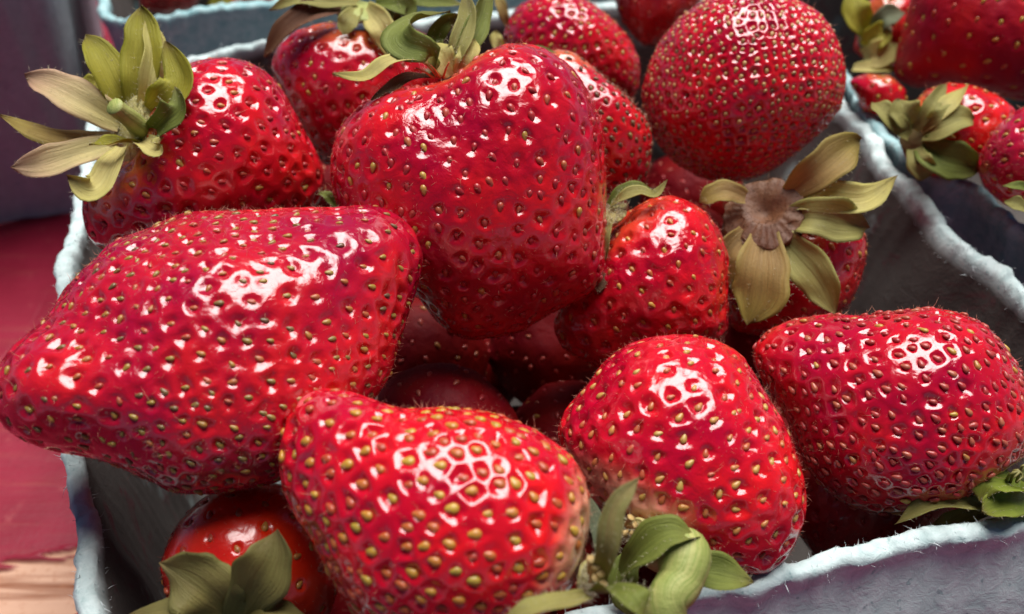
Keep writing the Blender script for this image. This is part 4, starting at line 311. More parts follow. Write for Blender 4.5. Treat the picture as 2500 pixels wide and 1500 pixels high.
{'key': 'backdark', 'label': 'dark blurred strawberry left in the basket behind', 'group': 'strawberries in the basket behind', 'c': [-10.614, 16.909, 5.357], 'u': [0.9397, 0.3419, -0.0], 'v': [-0.1337, 0.3674, 0.9204], 'R': [0.936, 0.899, 0.867, 0.841, 0.82, 0.803, 0.79, 0.781, 0.775, 0.773, 0.774, 0.779, 0.785, 0.784, 0.76, 0.727, 0.698, 0.673, 0.653, 0.637, 0.624, 0.615, 0.608, 0.604, 0.602, 0.603, 0.607, 0.614, 0.623, 0.635, 0.651, 0.67, 0.685, 0.687, 0.684, 0.684, 0.686, 0.692, 0.7, 0.712, 0.728, 0.748, 0.772, 0.801, 0.836, 0.878, 0.924, 0.959, 0.969, 0.97, 0.975, 0.983, 0.995, 0.998, 0.968, 0.913, 0.858, 0.812, 0.773, 0.742, 0.715, 0.694, 0.676, 0.662, 0.652, 0.642, 0.63, 0.616, 0.604, 0.595, 0.589, 0.586, 0.585, 0.586, 0.59, 0.597, 0.606, 0.619, 0.635, 0.654, 0.678, 0.707, 0.741, 0.782, 0.821, 0.84, 0.843, 0.844, 0.849, 0.857, 0.869, 0.885, 0.906, 0.932, 0.957, 0.963], 'D': [0.9, 0.9], 'cal': [0.0, 0.217, -0.976], 'bumps': [], 'tilt': [0, 0], 'sp': 0.5, 'ft': 0.9, 'pit': [0.04, 0.18, 0.8], 'seed': 0.12, 'pal': 'rust', 'col': [0.45, 0.003, 0.0192], 'pale': [0.55, 0.1, 0.03, 0.35], 'res': 50, 'fuzz': 0, 'rough': 0.3, 'lump': 0.04, 'ind': False, 'wr': 1.0, 'sasp': 0.62, 'proud': 0.0, 'sepals': [], 'stems': [], 'hubs': [], 'stamens': []},
{'key': 'low0', 'label': 'shadowed strawberry in the central gap, behind the dim one and beside the big lumpy one', 'group': 'strawberries deep in the dark lower layer', 'c': [-1.75, 1.9, 4.5], 'u': [0.9925, 0.1226, -0.0], 'v': [-0.086, 0.6961, 0.7128], 'R': [1.272, 1.255, 1.243, 1.237, 1.236, 1.239, 1.244, 1.243, 1.239, 1.238, 1.243, 1.254, 1.269, 1.283, 1.283, 1.271, 1.259, 1.252, 1.251, 1.255, 1.262, 1.267, 1.266, 1.267, 1.273, 1.284, 1.302, 1.324, 1.342, 1.339, 1.323, 1.31, 1.302, 1.299, 1.302, 1.305, 1.303, 1.298, 1.296, 1.3, 1.309, 1.325, 1.345, 1.358, 1.345, 1.319, 1.296, 1.279, 1.267, 1.261, 1.257, 1.249, 1.239, 1.232, 1.231, 1.234, 1.243, 1.255, 1.263, 1.258, 1.252, 1.251, 1.255, 1.264, 1.279, 1.293, 1.296, 1.287, 1.279, 1.275, 1.277, 1.284, 1.293, 1.295, 1.289, 1.283, 1.282, 1.286, 1.297, 1.312, 1.326, 1.328, 1.318, 1.308, 1.304, 1.306, 1.311, 1.311, 1.299, 1.285, 1.275, 1.271, 1.273, 1.28, 1.288, 1.287], 'D': [1.35, 1.35], 'cal': [-0.085, 0.119, -0.989], 'bumps': [], 'tilt': [0, 0], 'sp': 0.42, 'ft': 0.9, 'pit': [0.04, 0.15, 0.6], 'seed': 0.14, 'pal': 'rust', 'col': [0.2, 0.001, 0.006], 'pale': [0.2, 0.004, 0.008, 0.05], 'res': 40, 'fuzz': 0.0, 'rough': 0.6, 'lump': 0.04, 'ind': False, 'wr': 1.0, 'sasp': 0.62, 'proud': 0.0, 'sepals': [], 'stems': [], 'hubs': [], 'stamens': []},  # low berries: shade under the heap put into their dark flesh colour
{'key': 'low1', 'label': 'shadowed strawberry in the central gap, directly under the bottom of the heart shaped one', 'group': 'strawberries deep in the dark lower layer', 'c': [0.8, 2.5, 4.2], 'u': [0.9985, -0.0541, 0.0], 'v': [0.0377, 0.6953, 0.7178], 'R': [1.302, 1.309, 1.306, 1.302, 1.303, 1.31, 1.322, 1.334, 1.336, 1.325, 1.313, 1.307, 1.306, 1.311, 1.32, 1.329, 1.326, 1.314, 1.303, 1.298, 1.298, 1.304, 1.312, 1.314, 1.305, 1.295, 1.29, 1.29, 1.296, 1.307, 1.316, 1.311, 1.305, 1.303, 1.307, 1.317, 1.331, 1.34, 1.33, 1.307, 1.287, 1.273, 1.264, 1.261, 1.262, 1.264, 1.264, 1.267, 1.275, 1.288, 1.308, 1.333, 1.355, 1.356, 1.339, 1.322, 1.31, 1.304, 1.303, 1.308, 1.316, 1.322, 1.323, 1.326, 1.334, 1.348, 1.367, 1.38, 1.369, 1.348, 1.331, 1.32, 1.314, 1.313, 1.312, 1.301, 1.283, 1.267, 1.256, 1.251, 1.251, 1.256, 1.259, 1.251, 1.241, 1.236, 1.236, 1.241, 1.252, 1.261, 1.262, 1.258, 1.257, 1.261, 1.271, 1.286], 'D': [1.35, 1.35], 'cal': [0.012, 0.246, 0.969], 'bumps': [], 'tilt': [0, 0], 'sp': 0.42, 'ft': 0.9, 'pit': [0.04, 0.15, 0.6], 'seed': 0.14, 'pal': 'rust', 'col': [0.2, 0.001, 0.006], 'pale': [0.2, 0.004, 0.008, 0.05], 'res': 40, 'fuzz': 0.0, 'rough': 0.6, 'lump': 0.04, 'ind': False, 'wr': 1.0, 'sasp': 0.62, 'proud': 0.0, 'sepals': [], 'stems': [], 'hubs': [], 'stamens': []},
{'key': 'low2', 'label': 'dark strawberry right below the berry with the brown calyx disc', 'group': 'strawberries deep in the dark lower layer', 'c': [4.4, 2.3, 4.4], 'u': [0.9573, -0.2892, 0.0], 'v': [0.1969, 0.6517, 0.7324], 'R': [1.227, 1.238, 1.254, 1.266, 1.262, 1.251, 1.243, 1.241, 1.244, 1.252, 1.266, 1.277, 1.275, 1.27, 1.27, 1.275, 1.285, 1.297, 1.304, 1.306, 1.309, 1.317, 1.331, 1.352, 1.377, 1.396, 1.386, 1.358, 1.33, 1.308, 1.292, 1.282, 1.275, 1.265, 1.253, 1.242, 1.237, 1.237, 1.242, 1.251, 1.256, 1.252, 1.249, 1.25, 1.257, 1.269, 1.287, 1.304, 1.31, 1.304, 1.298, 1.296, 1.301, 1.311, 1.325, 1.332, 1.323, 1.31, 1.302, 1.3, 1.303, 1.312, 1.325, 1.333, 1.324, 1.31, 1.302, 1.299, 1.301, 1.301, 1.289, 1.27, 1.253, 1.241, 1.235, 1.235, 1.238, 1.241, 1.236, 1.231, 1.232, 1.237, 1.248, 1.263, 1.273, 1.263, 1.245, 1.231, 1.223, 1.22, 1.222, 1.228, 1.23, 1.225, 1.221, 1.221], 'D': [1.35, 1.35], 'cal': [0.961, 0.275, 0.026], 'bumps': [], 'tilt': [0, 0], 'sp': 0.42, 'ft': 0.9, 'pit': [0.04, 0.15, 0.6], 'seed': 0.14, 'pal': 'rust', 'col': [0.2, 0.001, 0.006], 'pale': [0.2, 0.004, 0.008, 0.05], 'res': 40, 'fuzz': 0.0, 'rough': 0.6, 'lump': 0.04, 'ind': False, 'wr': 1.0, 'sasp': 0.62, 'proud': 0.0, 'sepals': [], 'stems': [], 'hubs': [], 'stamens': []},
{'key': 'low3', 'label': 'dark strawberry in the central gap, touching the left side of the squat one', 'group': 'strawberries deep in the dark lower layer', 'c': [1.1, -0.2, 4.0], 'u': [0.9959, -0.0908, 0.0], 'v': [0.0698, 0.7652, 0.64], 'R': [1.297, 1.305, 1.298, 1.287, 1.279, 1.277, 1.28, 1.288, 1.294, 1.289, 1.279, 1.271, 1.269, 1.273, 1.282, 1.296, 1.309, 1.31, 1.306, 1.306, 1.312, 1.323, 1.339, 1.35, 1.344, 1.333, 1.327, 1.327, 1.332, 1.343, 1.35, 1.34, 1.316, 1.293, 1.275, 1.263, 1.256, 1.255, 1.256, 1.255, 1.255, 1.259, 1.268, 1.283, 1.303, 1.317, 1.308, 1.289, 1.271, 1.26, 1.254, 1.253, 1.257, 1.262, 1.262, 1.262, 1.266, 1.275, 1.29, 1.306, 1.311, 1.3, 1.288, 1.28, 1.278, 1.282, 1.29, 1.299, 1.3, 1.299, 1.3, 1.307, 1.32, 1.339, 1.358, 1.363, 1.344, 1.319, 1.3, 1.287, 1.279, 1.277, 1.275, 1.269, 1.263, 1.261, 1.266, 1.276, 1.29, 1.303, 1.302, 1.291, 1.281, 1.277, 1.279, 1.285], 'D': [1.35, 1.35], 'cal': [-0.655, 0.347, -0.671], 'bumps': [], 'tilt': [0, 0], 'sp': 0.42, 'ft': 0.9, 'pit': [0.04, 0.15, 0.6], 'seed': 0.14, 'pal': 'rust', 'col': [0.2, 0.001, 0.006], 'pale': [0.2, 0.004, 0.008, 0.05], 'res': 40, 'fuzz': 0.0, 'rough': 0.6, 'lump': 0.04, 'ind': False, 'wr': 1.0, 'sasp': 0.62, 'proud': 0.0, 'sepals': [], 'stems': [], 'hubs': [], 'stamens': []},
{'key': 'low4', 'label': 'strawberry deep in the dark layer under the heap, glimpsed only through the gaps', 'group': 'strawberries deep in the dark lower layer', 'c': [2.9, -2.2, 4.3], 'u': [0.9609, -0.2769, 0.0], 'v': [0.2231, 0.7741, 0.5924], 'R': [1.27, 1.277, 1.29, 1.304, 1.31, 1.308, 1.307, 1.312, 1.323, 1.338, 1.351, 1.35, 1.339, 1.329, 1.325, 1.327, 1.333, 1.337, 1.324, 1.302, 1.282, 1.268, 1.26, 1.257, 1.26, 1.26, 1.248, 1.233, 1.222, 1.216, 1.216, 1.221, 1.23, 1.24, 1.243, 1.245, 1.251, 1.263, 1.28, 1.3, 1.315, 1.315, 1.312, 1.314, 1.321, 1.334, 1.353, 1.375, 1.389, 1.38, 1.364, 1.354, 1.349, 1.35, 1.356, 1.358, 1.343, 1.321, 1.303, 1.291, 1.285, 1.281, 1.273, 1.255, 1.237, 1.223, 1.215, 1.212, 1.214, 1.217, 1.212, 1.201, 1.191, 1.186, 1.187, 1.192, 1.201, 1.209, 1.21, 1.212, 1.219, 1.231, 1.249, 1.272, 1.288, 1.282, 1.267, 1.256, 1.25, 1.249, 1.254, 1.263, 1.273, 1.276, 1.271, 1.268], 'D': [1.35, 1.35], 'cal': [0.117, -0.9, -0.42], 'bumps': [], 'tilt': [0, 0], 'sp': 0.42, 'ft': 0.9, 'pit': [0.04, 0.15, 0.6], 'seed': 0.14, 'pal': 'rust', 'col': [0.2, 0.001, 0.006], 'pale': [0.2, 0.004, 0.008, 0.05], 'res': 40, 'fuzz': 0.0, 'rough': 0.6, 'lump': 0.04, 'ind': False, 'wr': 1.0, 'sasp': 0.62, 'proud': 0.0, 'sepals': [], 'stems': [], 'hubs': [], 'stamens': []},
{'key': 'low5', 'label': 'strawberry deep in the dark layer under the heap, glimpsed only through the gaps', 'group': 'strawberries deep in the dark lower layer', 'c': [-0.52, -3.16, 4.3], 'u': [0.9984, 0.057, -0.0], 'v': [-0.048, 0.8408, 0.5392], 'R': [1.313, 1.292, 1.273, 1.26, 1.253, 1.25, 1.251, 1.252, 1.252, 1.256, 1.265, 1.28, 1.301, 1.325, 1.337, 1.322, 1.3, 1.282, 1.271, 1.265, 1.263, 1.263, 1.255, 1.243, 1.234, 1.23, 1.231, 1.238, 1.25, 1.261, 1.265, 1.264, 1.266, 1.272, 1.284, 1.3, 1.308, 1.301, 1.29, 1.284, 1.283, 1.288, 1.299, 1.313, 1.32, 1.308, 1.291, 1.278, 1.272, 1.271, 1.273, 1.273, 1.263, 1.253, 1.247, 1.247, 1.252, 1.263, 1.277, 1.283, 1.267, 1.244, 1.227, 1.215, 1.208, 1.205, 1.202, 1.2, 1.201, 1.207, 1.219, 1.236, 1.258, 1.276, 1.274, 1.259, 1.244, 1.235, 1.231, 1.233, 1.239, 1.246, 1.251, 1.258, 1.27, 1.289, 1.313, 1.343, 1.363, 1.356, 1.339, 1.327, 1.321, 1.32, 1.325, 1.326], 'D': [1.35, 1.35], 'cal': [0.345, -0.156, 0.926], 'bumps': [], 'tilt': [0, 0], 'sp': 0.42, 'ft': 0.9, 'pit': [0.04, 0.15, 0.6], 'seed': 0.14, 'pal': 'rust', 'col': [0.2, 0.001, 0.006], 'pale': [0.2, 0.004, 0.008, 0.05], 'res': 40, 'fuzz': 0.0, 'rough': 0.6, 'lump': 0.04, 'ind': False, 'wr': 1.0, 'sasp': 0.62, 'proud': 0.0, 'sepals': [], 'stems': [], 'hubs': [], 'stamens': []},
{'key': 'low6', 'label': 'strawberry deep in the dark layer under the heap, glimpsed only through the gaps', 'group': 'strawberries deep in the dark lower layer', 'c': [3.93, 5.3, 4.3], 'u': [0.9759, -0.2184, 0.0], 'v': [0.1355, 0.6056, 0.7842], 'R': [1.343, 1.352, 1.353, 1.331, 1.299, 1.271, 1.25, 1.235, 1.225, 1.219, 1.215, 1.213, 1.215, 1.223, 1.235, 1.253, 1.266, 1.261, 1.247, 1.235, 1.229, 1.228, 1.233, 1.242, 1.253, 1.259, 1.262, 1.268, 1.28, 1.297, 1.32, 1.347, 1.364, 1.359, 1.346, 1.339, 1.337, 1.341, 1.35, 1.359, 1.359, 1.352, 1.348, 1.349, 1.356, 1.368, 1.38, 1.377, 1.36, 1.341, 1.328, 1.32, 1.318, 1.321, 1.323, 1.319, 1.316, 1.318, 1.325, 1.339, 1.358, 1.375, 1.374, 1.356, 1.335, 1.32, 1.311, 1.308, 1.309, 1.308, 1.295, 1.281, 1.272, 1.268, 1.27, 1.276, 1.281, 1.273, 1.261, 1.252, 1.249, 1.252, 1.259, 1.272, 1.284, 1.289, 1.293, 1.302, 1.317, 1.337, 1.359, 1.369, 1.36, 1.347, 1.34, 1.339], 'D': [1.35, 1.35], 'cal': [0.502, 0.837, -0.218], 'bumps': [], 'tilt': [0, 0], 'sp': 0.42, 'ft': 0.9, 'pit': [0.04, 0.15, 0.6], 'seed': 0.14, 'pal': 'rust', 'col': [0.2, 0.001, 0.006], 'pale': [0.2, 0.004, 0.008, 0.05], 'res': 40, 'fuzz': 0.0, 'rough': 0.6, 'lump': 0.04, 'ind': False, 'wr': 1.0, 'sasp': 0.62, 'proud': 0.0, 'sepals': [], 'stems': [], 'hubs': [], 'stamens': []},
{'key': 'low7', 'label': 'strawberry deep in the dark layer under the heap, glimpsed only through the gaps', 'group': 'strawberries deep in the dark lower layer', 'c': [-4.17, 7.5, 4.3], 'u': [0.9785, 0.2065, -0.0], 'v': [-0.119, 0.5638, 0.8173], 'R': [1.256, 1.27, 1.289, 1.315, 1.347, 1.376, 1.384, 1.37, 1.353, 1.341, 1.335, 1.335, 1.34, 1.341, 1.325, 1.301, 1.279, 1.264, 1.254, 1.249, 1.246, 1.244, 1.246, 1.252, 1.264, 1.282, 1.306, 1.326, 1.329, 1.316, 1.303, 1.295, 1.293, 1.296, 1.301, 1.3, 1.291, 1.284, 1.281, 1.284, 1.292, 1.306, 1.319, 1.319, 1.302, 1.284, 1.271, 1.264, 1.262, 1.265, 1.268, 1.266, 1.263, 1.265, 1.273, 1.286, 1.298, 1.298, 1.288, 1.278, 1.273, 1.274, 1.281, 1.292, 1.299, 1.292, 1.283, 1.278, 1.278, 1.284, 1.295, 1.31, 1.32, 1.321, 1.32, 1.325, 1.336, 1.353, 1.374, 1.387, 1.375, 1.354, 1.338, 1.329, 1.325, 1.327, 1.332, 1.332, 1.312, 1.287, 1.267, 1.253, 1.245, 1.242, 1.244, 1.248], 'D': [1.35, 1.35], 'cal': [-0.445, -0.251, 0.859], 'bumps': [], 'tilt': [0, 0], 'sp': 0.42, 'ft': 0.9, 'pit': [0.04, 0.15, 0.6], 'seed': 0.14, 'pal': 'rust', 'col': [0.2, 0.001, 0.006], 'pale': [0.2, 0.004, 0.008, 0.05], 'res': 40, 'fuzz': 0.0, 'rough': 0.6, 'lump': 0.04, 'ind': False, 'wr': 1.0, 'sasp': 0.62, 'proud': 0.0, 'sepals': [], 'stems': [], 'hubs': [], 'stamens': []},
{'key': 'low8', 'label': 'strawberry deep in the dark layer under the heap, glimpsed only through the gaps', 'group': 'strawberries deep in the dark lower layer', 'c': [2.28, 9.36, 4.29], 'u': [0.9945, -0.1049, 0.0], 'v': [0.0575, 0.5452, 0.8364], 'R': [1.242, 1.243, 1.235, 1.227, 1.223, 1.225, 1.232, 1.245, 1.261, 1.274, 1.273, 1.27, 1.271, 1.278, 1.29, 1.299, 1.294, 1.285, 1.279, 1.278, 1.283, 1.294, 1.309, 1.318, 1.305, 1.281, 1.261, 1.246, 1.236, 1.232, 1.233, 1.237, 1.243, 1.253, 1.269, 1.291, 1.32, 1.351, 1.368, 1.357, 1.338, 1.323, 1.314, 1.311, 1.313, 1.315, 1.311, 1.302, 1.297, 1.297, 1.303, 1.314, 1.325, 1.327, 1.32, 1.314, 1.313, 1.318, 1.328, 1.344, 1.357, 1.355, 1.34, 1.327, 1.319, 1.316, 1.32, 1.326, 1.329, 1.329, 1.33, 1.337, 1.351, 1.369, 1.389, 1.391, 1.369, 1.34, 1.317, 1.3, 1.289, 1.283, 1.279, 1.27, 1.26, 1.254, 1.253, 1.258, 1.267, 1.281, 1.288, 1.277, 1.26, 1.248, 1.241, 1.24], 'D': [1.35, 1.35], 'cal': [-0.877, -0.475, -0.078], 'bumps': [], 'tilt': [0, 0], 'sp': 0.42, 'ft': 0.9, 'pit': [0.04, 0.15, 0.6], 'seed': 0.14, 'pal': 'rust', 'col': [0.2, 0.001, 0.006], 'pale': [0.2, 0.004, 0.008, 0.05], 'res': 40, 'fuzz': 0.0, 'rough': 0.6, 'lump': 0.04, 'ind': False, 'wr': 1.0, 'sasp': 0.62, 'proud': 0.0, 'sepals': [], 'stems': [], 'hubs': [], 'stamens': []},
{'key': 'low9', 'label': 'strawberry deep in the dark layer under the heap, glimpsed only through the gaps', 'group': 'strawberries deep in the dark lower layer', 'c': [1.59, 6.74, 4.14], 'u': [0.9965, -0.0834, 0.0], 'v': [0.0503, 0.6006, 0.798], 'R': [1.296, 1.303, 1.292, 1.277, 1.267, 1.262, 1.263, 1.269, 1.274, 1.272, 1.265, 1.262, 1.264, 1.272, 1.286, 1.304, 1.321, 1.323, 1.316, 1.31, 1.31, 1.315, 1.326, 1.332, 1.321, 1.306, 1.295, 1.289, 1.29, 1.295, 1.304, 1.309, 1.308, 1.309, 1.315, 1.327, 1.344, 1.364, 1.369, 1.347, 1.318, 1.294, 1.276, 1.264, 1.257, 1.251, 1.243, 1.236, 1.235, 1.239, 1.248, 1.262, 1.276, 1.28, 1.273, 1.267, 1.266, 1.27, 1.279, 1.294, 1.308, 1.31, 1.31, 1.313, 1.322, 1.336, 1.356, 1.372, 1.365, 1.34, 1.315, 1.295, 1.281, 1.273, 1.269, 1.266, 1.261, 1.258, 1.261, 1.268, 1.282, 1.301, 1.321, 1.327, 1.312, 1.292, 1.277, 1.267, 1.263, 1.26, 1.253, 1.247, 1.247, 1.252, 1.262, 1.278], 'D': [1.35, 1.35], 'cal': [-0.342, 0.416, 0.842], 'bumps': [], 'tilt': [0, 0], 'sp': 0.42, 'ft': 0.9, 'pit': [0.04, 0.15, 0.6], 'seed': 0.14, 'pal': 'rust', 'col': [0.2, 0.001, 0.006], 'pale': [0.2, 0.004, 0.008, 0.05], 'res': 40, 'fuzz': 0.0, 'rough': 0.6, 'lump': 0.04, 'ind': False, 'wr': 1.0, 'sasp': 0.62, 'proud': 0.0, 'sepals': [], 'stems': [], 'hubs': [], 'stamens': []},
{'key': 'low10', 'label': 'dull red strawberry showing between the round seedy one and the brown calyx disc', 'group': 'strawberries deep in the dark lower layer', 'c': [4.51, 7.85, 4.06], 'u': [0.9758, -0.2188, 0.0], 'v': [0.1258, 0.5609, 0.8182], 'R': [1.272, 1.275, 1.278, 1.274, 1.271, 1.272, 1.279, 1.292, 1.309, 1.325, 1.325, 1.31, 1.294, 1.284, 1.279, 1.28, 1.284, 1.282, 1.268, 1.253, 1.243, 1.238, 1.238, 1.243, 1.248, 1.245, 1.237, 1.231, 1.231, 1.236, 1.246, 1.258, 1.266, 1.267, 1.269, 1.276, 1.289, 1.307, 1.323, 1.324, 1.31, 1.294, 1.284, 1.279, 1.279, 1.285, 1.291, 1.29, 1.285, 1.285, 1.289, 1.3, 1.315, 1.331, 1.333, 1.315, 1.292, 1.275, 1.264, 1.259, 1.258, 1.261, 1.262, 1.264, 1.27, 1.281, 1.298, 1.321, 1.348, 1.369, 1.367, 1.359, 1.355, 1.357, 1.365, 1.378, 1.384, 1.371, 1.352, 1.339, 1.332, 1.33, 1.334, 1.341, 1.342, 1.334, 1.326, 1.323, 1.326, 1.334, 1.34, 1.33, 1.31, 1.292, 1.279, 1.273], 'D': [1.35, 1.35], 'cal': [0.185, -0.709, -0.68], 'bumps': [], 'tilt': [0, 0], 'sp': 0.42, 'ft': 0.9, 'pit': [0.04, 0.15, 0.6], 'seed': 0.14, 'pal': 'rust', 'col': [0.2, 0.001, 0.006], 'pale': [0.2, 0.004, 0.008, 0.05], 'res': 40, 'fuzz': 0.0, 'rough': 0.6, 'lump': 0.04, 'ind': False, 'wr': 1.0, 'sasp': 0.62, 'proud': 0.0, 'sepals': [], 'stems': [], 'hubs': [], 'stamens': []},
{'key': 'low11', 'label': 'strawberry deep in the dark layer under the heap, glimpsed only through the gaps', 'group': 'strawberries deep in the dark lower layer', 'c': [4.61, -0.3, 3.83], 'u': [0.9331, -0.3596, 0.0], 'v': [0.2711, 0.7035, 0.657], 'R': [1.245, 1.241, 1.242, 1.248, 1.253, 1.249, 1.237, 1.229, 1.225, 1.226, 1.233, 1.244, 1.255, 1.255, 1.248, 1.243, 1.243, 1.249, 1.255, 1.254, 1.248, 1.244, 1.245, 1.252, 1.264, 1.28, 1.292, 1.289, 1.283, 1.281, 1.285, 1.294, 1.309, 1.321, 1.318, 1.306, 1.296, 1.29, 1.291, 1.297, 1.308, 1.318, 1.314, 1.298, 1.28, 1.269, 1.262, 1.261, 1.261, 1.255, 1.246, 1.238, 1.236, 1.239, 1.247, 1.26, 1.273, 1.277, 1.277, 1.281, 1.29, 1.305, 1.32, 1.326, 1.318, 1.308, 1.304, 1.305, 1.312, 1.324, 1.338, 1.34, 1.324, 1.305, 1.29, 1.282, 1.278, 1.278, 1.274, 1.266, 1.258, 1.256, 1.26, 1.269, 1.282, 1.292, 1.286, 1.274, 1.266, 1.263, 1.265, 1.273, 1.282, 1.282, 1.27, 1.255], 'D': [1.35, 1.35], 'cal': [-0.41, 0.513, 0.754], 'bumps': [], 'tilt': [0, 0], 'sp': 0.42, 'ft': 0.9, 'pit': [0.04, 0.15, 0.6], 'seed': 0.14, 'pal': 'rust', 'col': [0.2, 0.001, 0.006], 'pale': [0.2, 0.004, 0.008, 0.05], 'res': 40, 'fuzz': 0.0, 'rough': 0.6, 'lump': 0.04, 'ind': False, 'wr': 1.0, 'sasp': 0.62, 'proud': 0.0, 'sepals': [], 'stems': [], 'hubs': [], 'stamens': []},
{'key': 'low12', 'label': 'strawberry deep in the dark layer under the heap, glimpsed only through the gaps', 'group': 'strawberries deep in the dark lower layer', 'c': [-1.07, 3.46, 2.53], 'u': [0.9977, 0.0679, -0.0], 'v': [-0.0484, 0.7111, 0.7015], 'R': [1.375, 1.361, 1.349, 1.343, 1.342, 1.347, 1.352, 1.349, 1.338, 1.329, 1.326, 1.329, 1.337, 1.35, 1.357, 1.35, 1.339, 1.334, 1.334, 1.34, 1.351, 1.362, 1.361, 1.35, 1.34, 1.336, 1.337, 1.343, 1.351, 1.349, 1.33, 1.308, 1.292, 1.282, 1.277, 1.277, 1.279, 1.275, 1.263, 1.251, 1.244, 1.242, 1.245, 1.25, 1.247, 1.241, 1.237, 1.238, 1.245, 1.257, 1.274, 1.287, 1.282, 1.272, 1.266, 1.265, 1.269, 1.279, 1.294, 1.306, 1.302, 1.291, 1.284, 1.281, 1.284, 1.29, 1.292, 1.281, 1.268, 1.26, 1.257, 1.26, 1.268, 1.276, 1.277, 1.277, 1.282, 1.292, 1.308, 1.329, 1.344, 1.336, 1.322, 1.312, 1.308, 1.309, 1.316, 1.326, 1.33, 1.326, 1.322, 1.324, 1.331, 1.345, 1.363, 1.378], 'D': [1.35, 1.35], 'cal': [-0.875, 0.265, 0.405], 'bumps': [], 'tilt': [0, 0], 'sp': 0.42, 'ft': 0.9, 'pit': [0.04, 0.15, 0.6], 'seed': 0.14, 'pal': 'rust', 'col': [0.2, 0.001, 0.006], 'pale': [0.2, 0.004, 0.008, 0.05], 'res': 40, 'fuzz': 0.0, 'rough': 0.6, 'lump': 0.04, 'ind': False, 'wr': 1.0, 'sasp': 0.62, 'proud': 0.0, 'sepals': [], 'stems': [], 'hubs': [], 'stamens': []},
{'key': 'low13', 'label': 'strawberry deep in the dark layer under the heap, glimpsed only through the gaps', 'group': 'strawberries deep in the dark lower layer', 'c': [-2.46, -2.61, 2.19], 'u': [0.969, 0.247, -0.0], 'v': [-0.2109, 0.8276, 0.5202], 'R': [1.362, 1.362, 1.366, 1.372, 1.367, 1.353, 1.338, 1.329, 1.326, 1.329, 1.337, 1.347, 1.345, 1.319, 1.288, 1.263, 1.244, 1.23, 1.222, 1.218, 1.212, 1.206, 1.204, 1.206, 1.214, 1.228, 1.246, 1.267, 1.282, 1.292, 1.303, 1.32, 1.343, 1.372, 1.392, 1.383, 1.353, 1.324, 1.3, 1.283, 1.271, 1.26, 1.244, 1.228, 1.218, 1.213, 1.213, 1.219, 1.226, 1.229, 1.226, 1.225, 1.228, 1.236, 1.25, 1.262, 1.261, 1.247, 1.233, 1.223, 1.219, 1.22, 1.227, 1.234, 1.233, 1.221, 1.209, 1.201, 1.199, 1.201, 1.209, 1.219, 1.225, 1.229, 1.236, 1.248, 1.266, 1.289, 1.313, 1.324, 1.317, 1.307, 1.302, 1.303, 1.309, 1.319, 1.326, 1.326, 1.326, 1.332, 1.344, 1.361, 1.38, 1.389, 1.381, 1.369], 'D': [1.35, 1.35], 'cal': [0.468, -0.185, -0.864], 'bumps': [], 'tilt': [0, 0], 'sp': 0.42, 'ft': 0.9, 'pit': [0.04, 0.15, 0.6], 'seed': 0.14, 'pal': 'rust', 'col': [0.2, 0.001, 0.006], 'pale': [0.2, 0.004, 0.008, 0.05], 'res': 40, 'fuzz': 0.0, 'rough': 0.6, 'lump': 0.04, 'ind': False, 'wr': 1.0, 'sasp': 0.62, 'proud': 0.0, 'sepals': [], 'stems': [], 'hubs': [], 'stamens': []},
{'key': 'low14', 'label': 'strawberry deep in the dark layer under the heap, glimpsed only through the gaps', 'group': 'strawberries deep in the dark lower layer', 'c': [0.22, 1.15, 1.85], 'u': [0.9999, -0.0164, 0.0], 'v': [0.0128, 0.7794, 0.6264], 'R': [1.326, 1.318, 1.302, 1.287, 1.279, 1.275, 1.277, 1.281, 1.281, 1.278, 1.278, 1.284, 1.295, 1.312, 1.333, 1.346, 1.339, 1.326, 1.319, 1.316, 1.32, 1.329, 1.336, 1.332, 1.321, 1.312, 1.308, 1.31, 1.318, 1.329, 1.334, 1.325, 1.314, 1.308, 1.308, 1.313, 1.316, 1.309, 1.296, 1.286, 1.281, 1.282, 1.288, 1.3, 1.312, 1.311, 1.294, 1.275, 1.261, 1.253, 1.25, 1.253, 1.255, 1.252, 1.249, 1.251, 1.258, 1.271, 1.288, 1.299, 1.295, 1.288, 1.285, 1.288, 1.296, 1.309, 1.32, 1.316, 1.301, 1.288, 1.28, 1.277, 1.28, 1.287, 1.289, 1.274, 1.255, 1.241, 1.233, 1.23, 1.232, 1.235, 1.234, 1.231, 1.231, 1.236, 1.247, 1.263, 1.282, 1.294, 1.291, 1.286, 1.285, 1.29, 1.3, 1.315], 'D': [1.35, 1.35], 'cal': [0.765, -0.556, 0.326], 'bumps': [], 'tilt': [0, 0], 'sp': 0.42, 'ft': 0.9, 'pit': [0.04, 0.15, 0.6], 'seed': 0.14, 'pal': 'rust', 'col': [0.2, 0.001, 0.006], 'pale': [0.2, 0.004, 0.008, 0.05], 'res': 40, 'fuzz': 0.0, 'rough': 0.6, 'lump': 0.04, 'ind': False, 'wr': 1.0, 'sasp': 0.62, 'proud': 0.0, 'sepals': [], 'stems': [], 'hubs': [], 'stamens': []},
